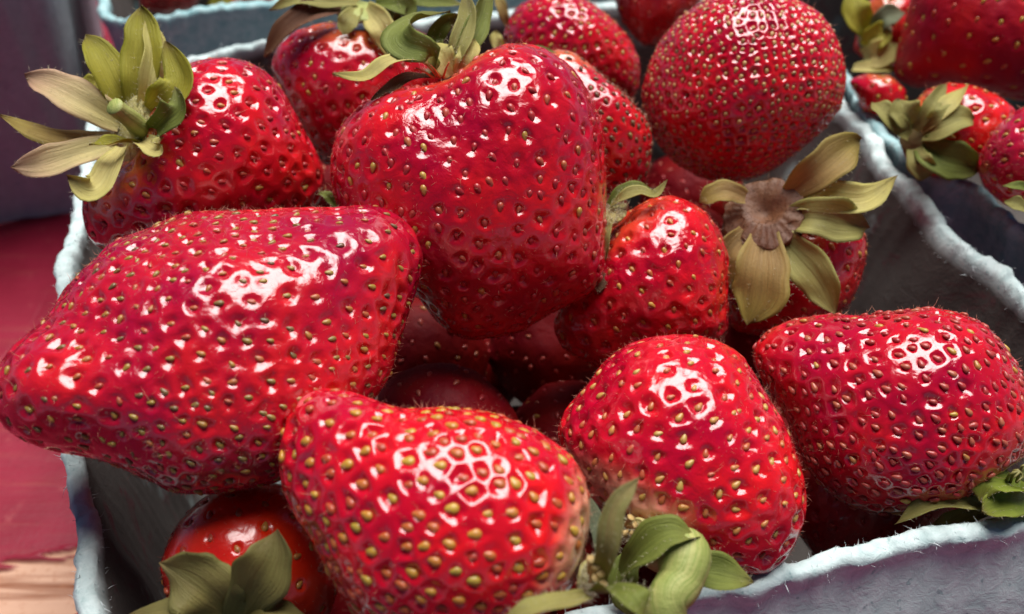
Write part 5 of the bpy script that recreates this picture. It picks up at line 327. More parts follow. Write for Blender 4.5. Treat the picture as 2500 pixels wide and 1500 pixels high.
{'key': 'low15', 'label': 'strawberry deep in the dark layer under the heap, glimpsed only through the gaps', 'group': 'strawberries deep in the dark lower layer', 'c': [0.66, -1.65, 1.8], 'u': [0.9981, -0.0621, 0.0], 'v': [0.0524, 0.8425, 0.5361], 'R': [1.316, 1.321, 1.306, 1.286, 1.271, 1.263, 1.259, 1.26, 1.262, 1.263, 1.265, 1.273, 1.287, 1.306, 1.328, 1.34, 1.336, 1.328, 1.325, 1.327, 1.336, 1.35, 1.364, 1.365, 1.342, 1.314, 1.291, 1.274, 1.263, 1.257, 1.254, 1.246, 1.237, 1.233, 1.233, 1.239, 1.25, 1.266, 1.275, 1.266, 1.251, 1.241, 1.237, 1.237, 1.242, 1.246, 1.245, 1.245, 1.249, 1.259, 1.275, 1.296, 1.317, 1.323, 1.313, 1.301, 1.293, 1.291, 1.294, 1.297, 1.289, 1.27, 1.251, 1.237, 1.228, 1.226, 1.227, 1.231, 1.229, 1.228, 1.23, 1.238, 1.252, 1.27, 1.286, 1.284, 1.266, 1.248, 1.234, 1.226, 1.224, 1.226, 1.233, 1.24, 1.238, 1.236, 1.239, 1.247, 1.261, 1.278, 1.289, 1.287, 1.283, 1.284, 1.29, 1.302], 'D': [1.35, 1.35], 'cal': [-0.674, 0.213, -0.708], 'bumps': [], 'tilt': [0, 0], 'sp': 0.42, 'ft': 0.9, 'pit': [0.04, 0.15, 0.6], 'seed': 0.14, 'pal': 'rust', 'col': [0.2, 0.001, 0.006], 'pale': [0.2, 0.004, 0.008, 0.05], 'res': 40, 'fuzz': 0.0, 'rough': 0.6, 'lump': 0.04, 'ind': False, 'wr': 1.0, 'sasp': 0.62, 'proud': 0.0, 'sepals': [], 'stems': [], 'hubs': [], 'stamens': []}]

# ------------------------------------------------------------------ table
def build_table():
    # painted boards running left to right; the paint has flaked off to bare wood at the lower left
    nx, ny = 300, 300
    xs = np.linspace(-45, 45, nx); 
    core = np.linspace(-14, -6, 260); xs = np.unique(np.concatenate([np.linspace(-45, -14, 40), core, np.linspace(-6, 45, 90)]))
    ys = np.unique(np.concatenate([np.linspace(-30, -6, 40), np.linspace(-6, 3, 300), np.linspace(3, 60, 90)]))
    X, Y = np.meshgrid(xs, ys, indexing='ij')
    P = np.stack([X.ravel(), Y.ravel(), 0 * X.ravel()], -1)
    cx, cy = -10.02, -.95
    a = math.radians(17); dx, dy = P[:, 0] - cx, P[:, 1] - cy
    e = (dx * math.cos(a) + dy * math.sin(a)) / .9; f = (-dx * math.sin(a) + dy * math.cos(a)) / 1.15
    jag = .20 * sines(P * np.array([.45, 1.1, 1]), 3.4, 5, 4) + .05 * sines(P * np.array([.4, 3, 1]), 9, 15, 2)
    d = np.maximum(np.abs(e), np.abs(f)) + jag
    bare = 1 - sstep(.97, 1.03, d)
    lip = np.exp(-((d - 1.08) / .07) ** 2) * (d > 1)
    z = -.05 * bare + .05 * lip + .012 * sines(P * np.array([.25, 1.6, 1]), 2.0, 9, 3)
    crack = np.abs(sines(P * np.array([.18, 1.0, 1]), 1.3, 31, 2))
    z -= .03 * np.exp(-(crack / .012) ** 2) * (1 - bare)
    P[:, 2] = z - .02
    idx = np.arange(len(P)).reshape(len(xs), len(ys))
    F = np.stack([idx[:-1, :-1], idx[1:, :-1], idx[1:, 1:], idx[:-1, 1:]], -1).reshape(-1, 4)
    m, t, b, o = new_mat('painted_wood')
    co = node(t, 'ShaderNodeTexCoord').outputs['Object']
    at = node(t, 'ShaderNodeAttribute', attribute_name='bare').outputs['Fac']
    mp = node(t, 'ShaderNodeMapping'); t.links.new(co, mp.inputs[0]); mp.inputs['Rotation'].default_value = (0, 0, -.3); mp.inputs['Scale'].default_value = (22, 300, 100)
    grain = noise(t, mp.outputs[0], 1., 4, .6, .4); n2 = noise(t, co, 60, 4); n3 = noise(t, co, 700, 3, .6)
    paint = mix(t, ramp(t, n2, [(.35, rgb(0)), (.7, rgb(1))]), (.21, .005, .022), (.27, .010, .034))
    paint = mix(t, ramp(t, grain, [(.56, rgb(0)), (.70, rgb(.4))]), paint, (.30, .06, .05))
    paint = mix(t, ramp(t, n3, [(.60, rgb(0)), (.74, rgb(.5))]), paint, (.12, .004, .012))
    wear = noise(t, co, 130, 5, .7, .4)
    paint = mix(t, ramp(t, wear, [(.62, rgb(0)), (.72, rgb(.5))]), paint, (.42, .10, .10))
    wood = mix(t, ramp(t, grain, [(.36, rgb(0)), (.58, rgb(1))]), (.22, .07, .03), (.60, .36, .25))
    wood = mix(t, ramp(t, n3, [(.55, rgb(0)), (.75, rgb(.6))]), wood, (.40, .17, .09))
    t.links.new(mix(t, at, paint, wood), b.inputs['Base Color'])
    t.links.new(math_(t, 'ADD', .5, math_(t, 'MULTIPLY', at, .3)), b.inputs['Roughness'])
    b.inputs['Specular IOR Level'].default_value = .3
    nb = bump(t, grain, .4, .0008); nb = bump(t, n3, .3, .0003, nb); t.links.new(nb, b.inputs['Normal'])
    o = obj('table_top', mesh_np('table_top', P, F, m, True, {'bare': bare}))
    tag(o, kind='structure')
build_table()

# ------------------------------------------------------------------ baskets
def hairs(P, N, length, rad, bend, seed, spread=.5):
    """thin tapering three sided hairs with one bend"""
    r = np.random.default_rng(seed); n = len(P)
    D = unit(N + r.normal(size=(n, 3)) * spread); L = length * r.uniform(.4, 1.3, n)[:, None]
    B = unit(r.normal(size=(n, 3)))
    side = unit(np.cross(D, unit(r.normal(size=(n, 3))))); s2 = np.cross(D, side)
    p0 = P; p1 = P + D * L * .55 + B * L * bend * .2; p2 = P + D * L + B * L * bend * .8
    V = []
    for p, w in ((p0, 1.), (p1, .8)):
        for k in range(3):
            an = k * 2.0944; V.append(p + (side * math.cos(an) + s2 * math.sin(an)) * rad * w)
    V.append(p2)
    V = np.stack(V, 1).reshape(-1, 3)
    f = [[0, 1, 4], [0, 4, 3], [1, 2, 5], [1, 5, 4], [2, 0, 3], [2, 3, 5], [3, 4, 6], [4, 5, 6], [5, 3, 6]]
    F = (np.arange(n)[:, None, None] * 7 + np.array(f)[None]).reshape(-1, 3)
    return V, F

def basket(label, rim, taper, zb, mat, thick=.24, n=420, rough=.05, fib=900, seed=1, front_dir=None, lipw=.035):
    """moulded pulp tray: closed rim line (cm), walls sloping inward to a floor at zb"""
    R = catmull(rim, n, True); r = np.random.default_rng(seed)
    ctr = R.mean(0); 
    T = unit(np.roll(R, -1, 0) - np.roll(R, 1, 0)); T[:, 2] = 0; T = unit(T)
    out = np.stack([T[:, 1], -T[:, 0], 0 * T[:, 0]], -1)
    if ((R - ctr) * out).sum() < 0: out = -out
    for k in range(3): out = unit(out + np.roll(out, 3, 0) + np.roll(out, -3, 0) + np.roll(out, 6, 0) + np.roll(out, -6, 0))
    fr_ = unit(np.array(front_dir + (0.,))) if front_dir else None
    taper = np.full(n, taper) if fr_ is None else .12 + (taper - .12) * sstep(.2, .9, out @ fr_) - .12 * sstep(.3, .9, out @ np.array([.3, -.95, 0]))
    wob = sines(R, 1.1, seed, 4); wob2 = sines(R, 3.0, seed + 50, 4); wob3 = sines(R, 14.0, seed + 60, 3); wob4 = sines(R, 19.0, seed + 61, 3)
    H = R[:, 2] - zb
    def ring(off, dz, jit=0.): 
        # off outward offset (cm), dz drop below the rim (cm, may be per vertex)
        dz = np.broadcast_to(dz, (n,))
        p = R + out * (off - taper * dz)[:, None]; p[:, 2] -= dz
        if jit: p += out * (jit * wob2)[:, None]
        p[:, 2] += (.025 * wob + .022 * wob3) * np.clip(1 - dz / .8, 0, 1)
        return p
    h = thick / 2; J = rough
    wf = sstep(.3, .9, out @ np.array([.3, -.95, 0])) if fr_ is not None else np.zeros(n)
    rings = []
    for fr in (1.0, .85, .7, .55, .42, .3, .22, .15, .07): rings.append(ring(h + .02 * wob + wf * .46 * np.clip(H * fr - .38, 0, 1.4), H * fr, J * .5))
    rings += [ring(h + lipw, .30, J), ring(h + lipw * 1.2, .14, J), ring(h + lipw * .9 + .02 * wob3, .035 + .02 * wob3, J), ring(h * .55, -.012 - .02 * wob2 + .018 * wob4, J), ring(-h * .45, -.005 + .02 * wob2 - .018 * wob3, J), ring(-h * .97 - .02 * wob4, .03 + .02 * wob4, J), ring(-h * 1.03, .12, J)]
    for fr in (.05, .1, .16, .25, .36, .48, .6, .72, .84, .95): rings.append(ring(-h - .03 * wob, H * fr, J * .6))
    V = np.concatenate(rings); m = len(rings)
    shade_stain = np.zeros((m, n)); shade_stain[16:] = 1; shade_stain = shade_stain.ravel()  # inner rows take the painted shade and the red juice stains
    # fine uneven pulp relief
    V = V + (sines(V, 5.0, seed + 9, 3) * .014)[:, None] * np.array([1, 1, .6])
    idx = np.arange(n * m).reshape(m, n); nx = np.roll(idx, -1, 1)
    F = np.stack([idx[:-1], nx[:-1], nx[1:], idx[1:]], -1).reshape(-1, 4)
    base = (R + out * (-taper * H)[:, None]).mean(0); base[2] = 0
    root = empty('berry_basket', base); tag(root, label, 'basket', 'blue grey pulp berry baskets')
    obj('basket_wall', mesh_np('basket_wall', V - base, F, mat, True, {'shade_stain': shade_stain}), root)
    # floor slab
    a = ring(-h * .6, H - .02); b2 = ring(-h * .6, H - .3); k = 10
    fl = []
    c0 = a.mean(0); 
    for q, src in ((0, a), (1, b2)):
        cc = src.mean(0)
        for s in np.linspace(.02, 1, k): 
            rr = cc + (src - cc) * s; rr[:, 2] += .03 * sines(rr, 2.0, seed + 3, 3); fl.append(rr)
    Vf = np.concatenate(fl[:k][::1] + fl[k:][::-1]); ix = np.arange(n * 2 * k).reshape(2 * k, n); nn = np.roll(ix, -1, 1)
    Ff = np.stack([ix[:-1], nn[:-1], nn[1:], ix[1:]], -1).reshape(-1, 4)
    obj('basket_floor', mesh_np('basket_floor', Vf - base, Ff, mat, True, {'shade_stain': np.ones(len(Vf))}), root)  # floor carries the same painted shade as the inner wall
    # torn fibres along the rim
    if fib:
        rim_v = V.reshape(m, n, 3)
        pick = r.integers(0, n, fib); row = r.choice([9, 10, 11, 12, 13, 14, 15, 15, 16, 10], fib)
        p = rim_v[row, pick]; nr = out[pick] * np.where(row < 12, 1., -1.)[:, None] + np.array([0, 0, .25]) + T[pick] * r.normal(size=(fib, 1)) * .9
        Vh, Fh = hairs(p, unit(nr), .06, .004, 1.4, seed)
        long_ = r.random(fib) < .02
        Vh = Vh.reshape(fib, 7, 3); Vh[long_] = p[long_][:, None] + (Vh[long_] - p[long_][:, None]) * 2.2
        o = obj('rim_fiber', mesh_np('rim_fiber', Vh.reshape(-1, 3) - base, Fh, FIBER_M), root); o['kind'] = 'stuff'
    return root

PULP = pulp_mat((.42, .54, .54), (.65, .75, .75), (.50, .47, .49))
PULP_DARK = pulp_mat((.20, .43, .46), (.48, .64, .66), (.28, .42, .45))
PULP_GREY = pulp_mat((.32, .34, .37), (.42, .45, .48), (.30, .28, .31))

RIM = [(-5.4, -5.6, 7), (-5.95, -4.2, 7), (-6.7, -2.6, 7), (-7.6, -.6, 7), (-8.2, 1.5, 7), (-8.5, 3.0, 7), (-8.8, 4.8, 7), (-9.2, 6.6, 7.0), (-9.1, 8.2, 7), (-8.1, 9.3, 7.05), (-7.1, 9.8, 7.1), (-5.8, 10.3, 7.2), (-3.2, 11.2, 7.1),
       (-.4, 11.9, 7.05), (2.2, 12.5, 7), (4.6, 12.9, 7), (6.4, 12.3, 7), (7.1, 10.6, 7), (7.4, 9, 7), (7.58, 7.5, 7), (7.8, 6, 7), (8.0, 4.6, 7), (8.2, 3.6, 7), (8.4, 2.6, 7), (8.8, 1.8, 7), (9.25, .9, 7), (9.7, -.4, 7), (9.8, -1.9, 7),
       (9.3, -3.1, 7), (8.2, -3.65, 7), (7.1, -3.95, 7), (6.1, -4.15, 7), (4.9, -4.45, 7), (3.7, -4.75, 7), (2.3, -5.1, 7), (.2, -5.75, 7), (-2.2, -6.7, 7), (-3.7, -7.2, 7), (-4.6, -7.1, 7), (-5.1, -6.6, 7)]
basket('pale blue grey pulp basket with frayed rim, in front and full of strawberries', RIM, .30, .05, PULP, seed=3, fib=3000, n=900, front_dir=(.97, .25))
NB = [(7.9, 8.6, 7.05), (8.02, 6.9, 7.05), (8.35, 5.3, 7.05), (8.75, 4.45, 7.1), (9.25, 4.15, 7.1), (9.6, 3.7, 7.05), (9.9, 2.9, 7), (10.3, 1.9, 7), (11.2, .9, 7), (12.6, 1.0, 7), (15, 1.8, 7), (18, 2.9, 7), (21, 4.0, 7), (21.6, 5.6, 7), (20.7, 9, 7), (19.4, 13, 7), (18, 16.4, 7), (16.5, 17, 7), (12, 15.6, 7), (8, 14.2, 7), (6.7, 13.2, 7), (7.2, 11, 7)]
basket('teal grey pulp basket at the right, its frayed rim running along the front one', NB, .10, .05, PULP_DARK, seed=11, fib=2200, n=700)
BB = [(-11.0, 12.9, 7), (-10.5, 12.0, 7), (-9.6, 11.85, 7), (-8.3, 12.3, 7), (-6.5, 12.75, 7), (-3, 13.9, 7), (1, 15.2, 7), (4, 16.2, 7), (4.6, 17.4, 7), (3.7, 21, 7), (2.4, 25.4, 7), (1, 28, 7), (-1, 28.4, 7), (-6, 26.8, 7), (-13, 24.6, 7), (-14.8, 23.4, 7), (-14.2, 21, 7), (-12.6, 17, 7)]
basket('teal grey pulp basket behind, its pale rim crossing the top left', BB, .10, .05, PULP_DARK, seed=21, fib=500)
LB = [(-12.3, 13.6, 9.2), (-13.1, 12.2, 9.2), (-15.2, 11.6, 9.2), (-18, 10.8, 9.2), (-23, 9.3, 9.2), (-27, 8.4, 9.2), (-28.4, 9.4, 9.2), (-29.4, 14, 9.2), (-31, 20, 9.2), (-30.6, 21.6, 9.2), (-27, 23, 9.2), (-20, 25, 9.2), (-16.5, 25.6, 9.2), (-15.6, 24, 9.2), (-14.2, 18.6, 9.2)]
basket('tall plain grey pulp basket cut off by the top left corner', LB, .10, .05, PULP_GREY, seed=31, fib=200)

# ------------------------------------------------------------------ seeds
def seed_mesh(name, mat):
    u = np.linspace(0, math.pi, 8)[1:-1]; V = [(0, 0, -.5)]
    for a in u:
        z = -.5 * math.cos(a); w = .31 * math.sin(a) ** .85 * (1.12 if z < 0 else .92 - .25 * z)
        for k in range(7):
            ph = k * 2 * math.pi / 7; V.append((w * math.cos(ph), w * .8 * math.sin(ph), z))
    V.append((.0, 0, .56)); F = []
    for k in range(7): F.append((0, 1 + (k + 1) % 7, 1 + k, 1 + k))
    for r in range(5):
        for k in range(7): a = 1 + r * 7; F.append((a + k, a + (k + 1) % 7, a + 7 + (k + 1) % 7, a + 7 + k))
    e = len(V) - 1; a = 1 + 5 * 7
    for k in range(7): F.append((a + k, a + (k + 1) % 7, e, e))
    V = np.array(V); me = bpy.data.meshes.new(name)
    me.from_pydata([tuple(x * S) for x in V], [], [f[:3] if f[2] == f[3] else f for f in F])
    for p in me.polygons: p.use_smooth = True
    me.materials.append(mat); return me, V, [f[:3] if f[2] == f[3] else f for f in F]
SEED = {k: seed_mesh('seed', SEED_M[k]) for k in PAL}
SPH = {}

# ------------------------------------------------------------------ sepals, stalks
def sepal_mesh(s, seed):
    r = np.random.default_rng(seed)
    nL, nW = 22, 11
    C = catmull(s['p'], nL); t = np.linspace(0, 1, nL)
    wmax = max(s['w'])
    prof = np.interp(t, [0, .12, .35, .55, .75, .88, .96, 1], [.5, .68, .95, 1., .80, .46, .17, .015])
    if len(s['w']) > 1: prof = prof * np.interp(t, np.linspace(0, 1, len(s['w'])), np.array(s['w']) / wmax)
    w = wmax * .5 * prof * (1 + .05 * np.sin(t * 17 + r.uniform(0, 6)))
    T = unit(np.gradient(C, axis=0)); n0 = np.array(s['n'])
    B = unit(np.cross(T, n0)); N = np.cross(B, T)
    tw = r.normal() * .25 * t
    B, N = B * np.cos(tw)[:, None] + N * np.sin(tw)[:, None], N * np.cos(tw)[:, None] - B * np.sin(tw)[:, None]
    x = np.linspace(-1, 1, nW); cup = s['cup']
    th = .014
    wave = .08 * wmax * np.sin(t[:, None] * r.uniform(7, 12) + x[None] * 2 + r.uniform(0, 6)) * np.abs(x[None]) ** 1.5
    notch = 1 + s['sh'] * .12 * np.sin(t[:, None] * 34) * (np.abs(x[None]) > .95)
    lift = cup * (x[None] ** 2) * w[:, None] * 1.1 - .05 * wmax * np.exp(-(x[None] / .16) ** 2) * prof[:, None] + wave
    mid = C[:, None] + B[:, None] * (x[None, :, None] * (w[:, None] * notch)[..., None]) + N[:, None] * lift[..., None]
    thk = th * (1 - .75 * np.abs(x[None]) ** 3)
    top = mid + N[:, None] * (thk * .5)[..., None]; bot = mid - N[:, None] * (thk * .5)[..., None]
    ring = np.concatenate([top, bot[:, ::-1]], 1); m = ring.shape[1]
    V = ring.reshape(-1, 3); idx = np.arange(nL * m).reshape(nL, m); nx = np.roll(idx, -1, 1)
    F = np.stack([idx[:-1], nx[:-1], nx[1:], idx[1:]], -1).reshape(-1, 4)
    X = np.concatenate([x, x[::-1]])
    lf = np.stack([np.repeat(t, m), np.tile(X, nL), np.zeros(nL * m)], -1)
    me = mesh_np('sepal', V, F, LEAF_M[s['k']], True, {'lf': lf})
    return me, top, N, t, w

def tube(p, rad, n=26, k=14, seed=0, cap=True):
    C = catmull(p, n); R = np.interp(np.linspace(0, 1, n), np.linspace(0, 1, len(rad)), rad)
    T = unit(np.gradient(C, axis=0)); a = np.array([.3, .2, .93]); B = unit(np.cross(T, a)); N = np.cross(B, T)
    ph = np.arange(k) * 2 * math.pi / k
    V = C[:, None] + (B[:, None] * np.cos(ph)[None, :, None] + N[:, None] * np.sin(ph)[None, :, None]) * R[:, None, None]
    V = V * 1.0
    V += (unit(V - C[:, None]) * (sines(V.reshape(-1, 3), 9 / max(R.max() * 6, .2), seed, 3).reshape(n, k) * .06 * R[:, None])[..., None])
    V = V.reshape(-1, 3); idx = np.arange(n * k).reshape(n, k); nx = np.roll(idx, -1, 1)
    F = np.stack([idx[:-1], nx[:-1], nx[1:], idx[1:]], -1).reshape(-1, 4)
    if cap:
        V = np.concatenate([V, C[:1] - T[:1] * R[0] * .3, C[-1:] - T[-1:] * R[-1] * .15]); a0, a1 = n * k, n * k + 1
        F = np.concatenate([F, [[a0, idx[0, (i + 1) % k], idx[0, i], idx[0, i]] for i in range(0)] or np.zeros((0, 4), int)]) if False else F
        tri = [[a0, idx[0, (i + 2) % k], idx[0, (i + 1) % k], idx[0, i]] for i in range(0, k, 2)] + [[a1, idx[-1, i], idx[-1, (i + 1) % k], idx[-1, (i + 2) % k]] for i in range(0, k, 2)]
        F = np.concatenate([F, np.array(tri)])
    return V, F

# ------------------------------------------------------------------ strawberries
def strawberry(b, num):
    N = b['res']
    if N not in SPH: SPH[N] = cube_sphere(N)
    D, F = SPH[N]
    u, v = np.array(b['u']), np.array(b['v']); w = np.cross(u, v); M = np.array([u, v, w])
    R = np.array(b['R']); rm = R.mean()
    s = np.hypot(D[:, 0], D[:, 1]); th = np.arctan2(D[:, 1], D[:, 0]) % (2 * math.pi)
    r = np.interp(th, np.arange(97) / 96 * 2 * math.pi, np.r_[R, R[0]]); g = s ** 1.5; r = rm * (1 - g) + r * g
    dz = np.where(D[:, 2] > 0, b['D'][0], b['D'][1])
    L = np.stack([r * D[:, 0], r * D[:, 1], dz * D[:, 2]], -1)
    L[:, 2] += b['tilt'][0] * L[:, 0] + b['tilt'][1] * L[:, 1]
    L *= (1 + b['lump'] * .35 * sines(D, 2.6, num * 7 + 3, 2) * (1 - s ** 4) )[:, None]
    nn, _ = vnormals(L, F)
    for (bx, by, br, bh) in b['bumps']:
        k = np.exp(-((L[:, 0] - bx) ** 2 + (L[:, 1] - by) ** 2) / br ** 2) * (D[:, 2] > -.2)
        L = L + nn * (bh * k)[:, None]
    cal = np.array(b['cal'])
    dc = D @ cal
    # shallow hollow where the calyx sits
    L -= nn * (.10 * rm * np.exp(-((1 - dc) / .05)))[:, None]
    nn, ar = vnormals(L, F)
    # seeds: spiral start, then relaxed over the surface
    dens = 1 / (1 + (b['ft'] - 1) * sstep(.2, -1, dc)) ** 2
    dens = dens * (.35 + .65 * sstep(.97, .80, dc))
    wt = ar * dens; area = ar.sum() / 2 / 4 * 1.0
    area_eff = (wt.sum() / ar.sum()) * (ar.sum() / 8)
    n = int(area_eff / (.87 * b['sp'] ** 2)); n = max(30, min(n, 1150))
    i = np.arange(n) + .5; z = 1 - 2 * i / n; ph = i * 2.399963
    e1 = unit(np.cross(cal, [.31, .2, .93])); e2 = np.cross(cal, e1)
    sd = cal * z[:, None] + (e1 * np.cos(ph)[:, None] + e2 * np.sin(ph)[:, None]) * np.sqrt(1 - z * z)[:, None]
    rr = np.random.default_rng(num + 100)
    sub = rr.permutation(len(D))[:9000]
    near = np.array([np.argmax(D @ q) for q in sd]); pos = L[near] + rr.normal(size=(n, 3)) * .06 * b['sp']
    Ls, ws = L[sub].astype(np.float32), wt[sub]
    for it in range(5):
        d2 = (Ls ** 2).sum(1)[:, None] + (pos ** 2).sum(1)[None] - 2 * Ls @ pos.T.astype(np.float32)
        a = d2.argmin(1); sw = np.bincount(a, ws, n)
        cen = np.stack([np.bincount(a, ws * Ls[:, c], n) for c in range(3)], -1) / np.maximum(sw, 1e-9)[:, None]
        pos = np.where(sw[:, None] > 0, pos * .35 + cen * .65, pos)
    pos = pos + rr.normal(size=(n, 3)) * .12 * b['sp']
    pf = pos.astype(np.float32); Lf = L.astype(np.float32); near = np.empty(n, int)
    for q in range(n): near[q] = ((Lf - pf[q]) ** 2).sum(1).argmin()
    keep = dc[near] < .95; near = np.unique(near[keep]); n = len(near)
    pos = L[near]
    # pits round the seeds, raised net between them
    pf = pos.astype(np.float32)
    d1 = np.empty(len(L), np.float32); dd2 = np.empty(len(L), np.float32); which = np.empty(len(L), int)
    for c0 in range(0, len(L), 20000):
        q = Lf[c0:c0 + 20000]; d = (q ** 2).sum(1)[:, None] + (pf ** 2).sum(1)[None] - 2 * q @ pf.T
        two = np.argpartition(d, 1, axis=1)[:, :2]; dv = np.take_along_axis(d, two, 1); o = dv.argsort(1)
        dv = np.take_along_axis(dv, o, 1); two = np.take_along_axis(two, o, 1)
        d1[c0:c0 + 20000] = np.sqrt(np.maximum(dv[:, 0], 0)); dd2[c0:c0 + 20000] = np.sqrt(np.maximum(dv[:, 1], 0)); which[c0:c0 + 20000] = two[:, 0]
    pd, q0, q1 = b['pit']
    vary = rr.uniform(.35, 1.3, n); wid = rr.uniform(.72, 1.05, n)
    q = d1 / np.maximum(.5 * (d1 + dd2), 1e-6)
    scale = np.clip((d1 + dd2) / (b['sp'] * 1.0), .4, 1.6)
    h = -pd * vary[which] * np.clip(scale, .5, 1.15) * (1 - sstep(q0, 1, q / (q1 * wid[which]) * 1.0))
    h += .007 * sines(L, 5.5, num + 40, 3) * b['wr'] + .004 * sines(L, 14, num + 41, 2) * b['wr']
    L2 = L + nn * h[:, None]
    a = sstep(1 - 1.15 * b['pale'][3], 1 - .3 * b['pale'][3], dc)
    W = L2 @ M
    ctr = np.array(b['c'])
    zmin = W[:, 2].min()
    root = empty('strawberry', ctr); tag(root, b['label'], 'strawberry', b['group'])
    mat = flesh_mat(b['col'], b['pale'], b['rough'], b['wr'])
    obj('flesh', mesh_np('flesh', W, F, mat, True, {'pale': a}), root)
    # place the seeds
    NW = nn @ M; PW = W
    axis_w = -(cal @ M)
    me, SV, SF = SEED[b['pal']]
    toC = unit(np.array(CAM) - ctr)
    order = np.argsort(-(NW[near] @ toC)); cnt = 0; rest = []
    for j in order:
        vi = near[j]; nrm_ = NW[vi]
        tz = axis_w - nrm_ * (axis_w @ nrm_); tz = unit(tz + rr.normal(size=3) * .3 * 1.0); tz = unit(tz - nrm_ * (tz @ nrm_))
        tx = np.cross(nrm_, tz)
        sz = b['seed'] * rr.uniform(.8, 1.12) * min(1.1, max(.72, scale[vi] if False else 1.))
        p = PW[vi] + nrm_ * (.05 * sz + b['proud'] + rr.uniform(-.012, .008))
        A = np.stack([tx * b['sasp'] / .62, nrm_ * .95, tz], 1) * sz
        facing = nrm_ @ toC > -.15
        if b['ind'] and facing and cnt < 300:
            o = bpy.data.objects.new('seed', me); col.objects.link(o); o.parent = root
            mtx = Matrix.Identity(4)
            for r_ in range(3):
                for c_ in range(3): mtx[r_][c_] = A[r_, c_]
                mtx[r_][3] = p[r_] * S
            o.matrix_basis = mtx; cnt += 1
        else: rest.append(SV @ A.T + p)
    if rest:
        V = np.concatenate(rest); k = len(SV)
        m2 = bpy.data.meshes.new('seed')
        m2.from_pydata([tuple(x) for x in (V * S).tolist()], [], [tuple(i + q_ * k for i in f) for q_ in range(len(rest)) for f in SF])
        m2.polygons.foreach_set('use_smooth', np.full(len(m2.polygons), True)); m2.materials.append(SEED_M[b['pal']])
        o = obj('seed', m2, root); o['kind'] = 'stuff'
    # downy hairs
    if b['fuzz'] > 0:
        nh = int(1500 * b['fuzz']); pick = rr.integers(0, len(W), nh)
        Vh, Fh = hairs(W[pick], NW[pick], .062, .0022, 1.0, num + 5, .55)
        tg = unit(rr.normal(size=(n, 3))); nv = NW[near]; tg = unit(tg - nv * (tg * nv).sum(1)[:, None])
        pk2 = rr.random(n) < .6
        Vt, Ft = hairs((W[near] + nv * (.14 * b['seed']))[pk2], unit(tg * .9 + nv * .45)[pk2], .13, .0042, .8, num + 6, .2)
        Fh = np.concatenate([Fh, Ft + len(Vh)]); Vh = np.concatenate([Vh, Vt])
        o = obj('hair', mesh_np('hair', Vh, Fh, FUZZ_M), root); o['kind'] = 'stuff'
    # calyx
    par = root
    for hb in b['hubs']:
        Dh, Fh = SPH.setdefault(24, cube_sphere(24))
        nz = np.array(hb['n']); ax = unit(np.cross(nz, [.2, .5, .8])); ay = np.cross(nz, ax)
        rad = 1 + .12 * sines(Dh, 3.5, num, 3)
        Vh = (ax * (Dh[:, :1]) + ay * (Dh[:, 1:2])) * (hb['r'] * rad)[:, None] + nz * (Dh[:, 2:] * hb['r'] * hb['h'])
        if hb['k'] == 'brownhub':
            rho = np.hypot(Dh[:, 0], Dh[:, 1]); ang = np.arctan2(Dh[:, 1], Dh[:, 0])
            zz = np.where(Dh[:, 2] > 0, .16 * np.sin(np.clip(rho, 0, 1) * math.pi * .8) ** 2 - .16 * (1 - rho) ** 2 + .018 * np.sin(ang * 23 + 3 * np.sin(ang * 3)) * rho, -.15)
            Vh = (ax * Dh[:, :1] + ay * Dh[:, 1:2]) * (hb['r'] * rad)[:, None] + nz * (zz * hb['r'])[:, None]
        par = obj('calyx', mesh_np('calyx', Vh, Fh, SOFT_M[hb['k']]), root, hb['p'])
        hp = np.array(hb['p'])
        if hb['k'] in ('brownhub', 'pale'):
            f = Dh[:, 2] > 0; pk = rr.choice(np.where(f)[0], 600); Vq, Fq = hairs(Vh[pk], unit(Vh[pk] + nz * hb['r']), .10, .003, 1., num, .7)
            o = obj('calyx_hair', mesh_np('calyx_hair', Vq, Fq, HUBHAIR_M if hb['k'] == 'pale' else BROWNHAIR_M), par); o['kind'] = 'stuff'
    off = np.array(b['hubs'][0]['p']) if b['hubs'] else np.zeros(3)
    HH = []
    for q, sp_ in enumerate(b['sepals']):
        sp2 = dict(sp_); sp2['p'] = (np.array(sp_['p']) - off).tolist()
        me_, top, Ns, t, ww = sepal_mesh(sp2, num * 50 + q)
        o = obj('sepal', me_, par)
        if sp_.get('label'): o['label'] = sp_['label']
        if b['hubs'] and b['fuzz'] > .5:
            ii = rr.integers(2, 21, 70); jj = rr.choice([0, 0, 10, 10, 3, 7], 70)
            Vq, Fq = hairs(top[ii, jj], unit(Ns[ii] + (top[ii, jj] - top[ii, 5]) / (ww[ii] + .01)[:, None] * 1.2), .055, .002, .8, num * 9 + q, .4)
            HH.append((Vq, Fq))
    if HH:
        k0 = 0; Fs = []
        for Vq, Fq in HH: Fs.append(Fq + k0); k0 += len(Vq)
        o = obj('sepal_hair', mesh_np('sepal_hair', np.concatenate([q[0] for q in HH]), np.concatenate(Fs), HUBHAIR_M), par); o['kind'] = 'stuff'
    for q, st in enumerate(b['stems']):
        V, Fq = tube(np.array(st['p']) - off, st['r'], seed=num + q)
        kk = np.arange(len(V)); ang = (kk % 14) * 2 * math.pi / 14
        obj(st['name'], mesh_np('stem', V, Fq, SOFT_M[st['k']], True, {'lf': np.stack([kk // 14 / 26., np.cos(ang), np.sin(ang)], -1)}), par)
    for q, st in enumerate(b['stamens']):
        rad = [st['r'] * .5, st['r'] * .7, st['r'] * 1.4] if st['k'] == 'beige' else [st['r'], st['r'] * .8, st['r'] * .5]
        V, Fq = tube(np.array(st['p']) - off, rad, 8, 6, seed=num + q)
        obj('stamen', mesh_np('stamen', V, Fq, SOFT_M[st['k']]), par)

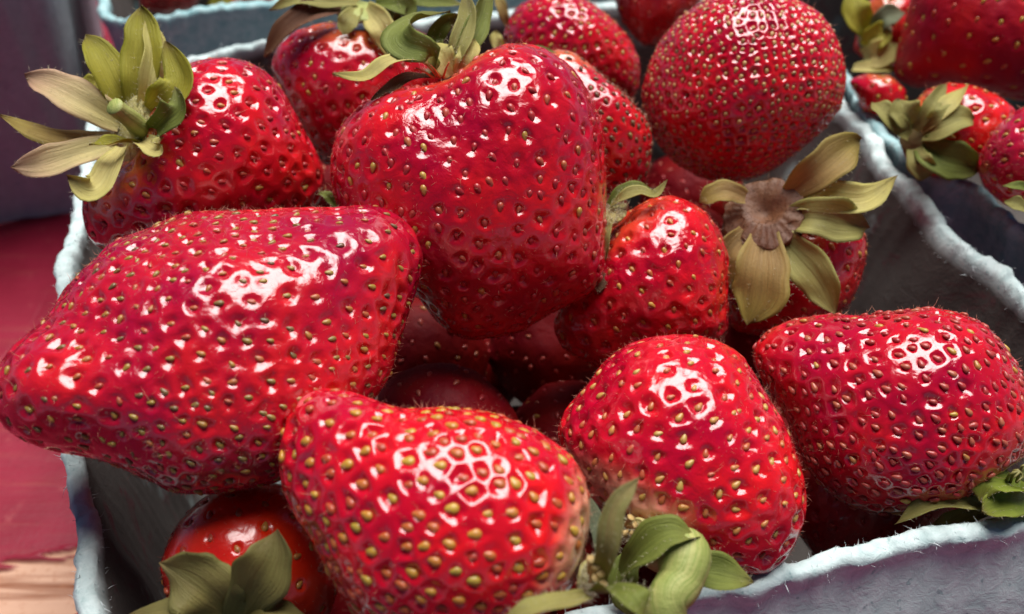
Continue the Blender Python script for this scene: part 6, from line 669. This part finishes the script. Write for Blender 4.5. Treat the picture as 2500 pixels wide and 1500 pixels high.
for num, b in enumerate(DATA): strawberry(b, num)
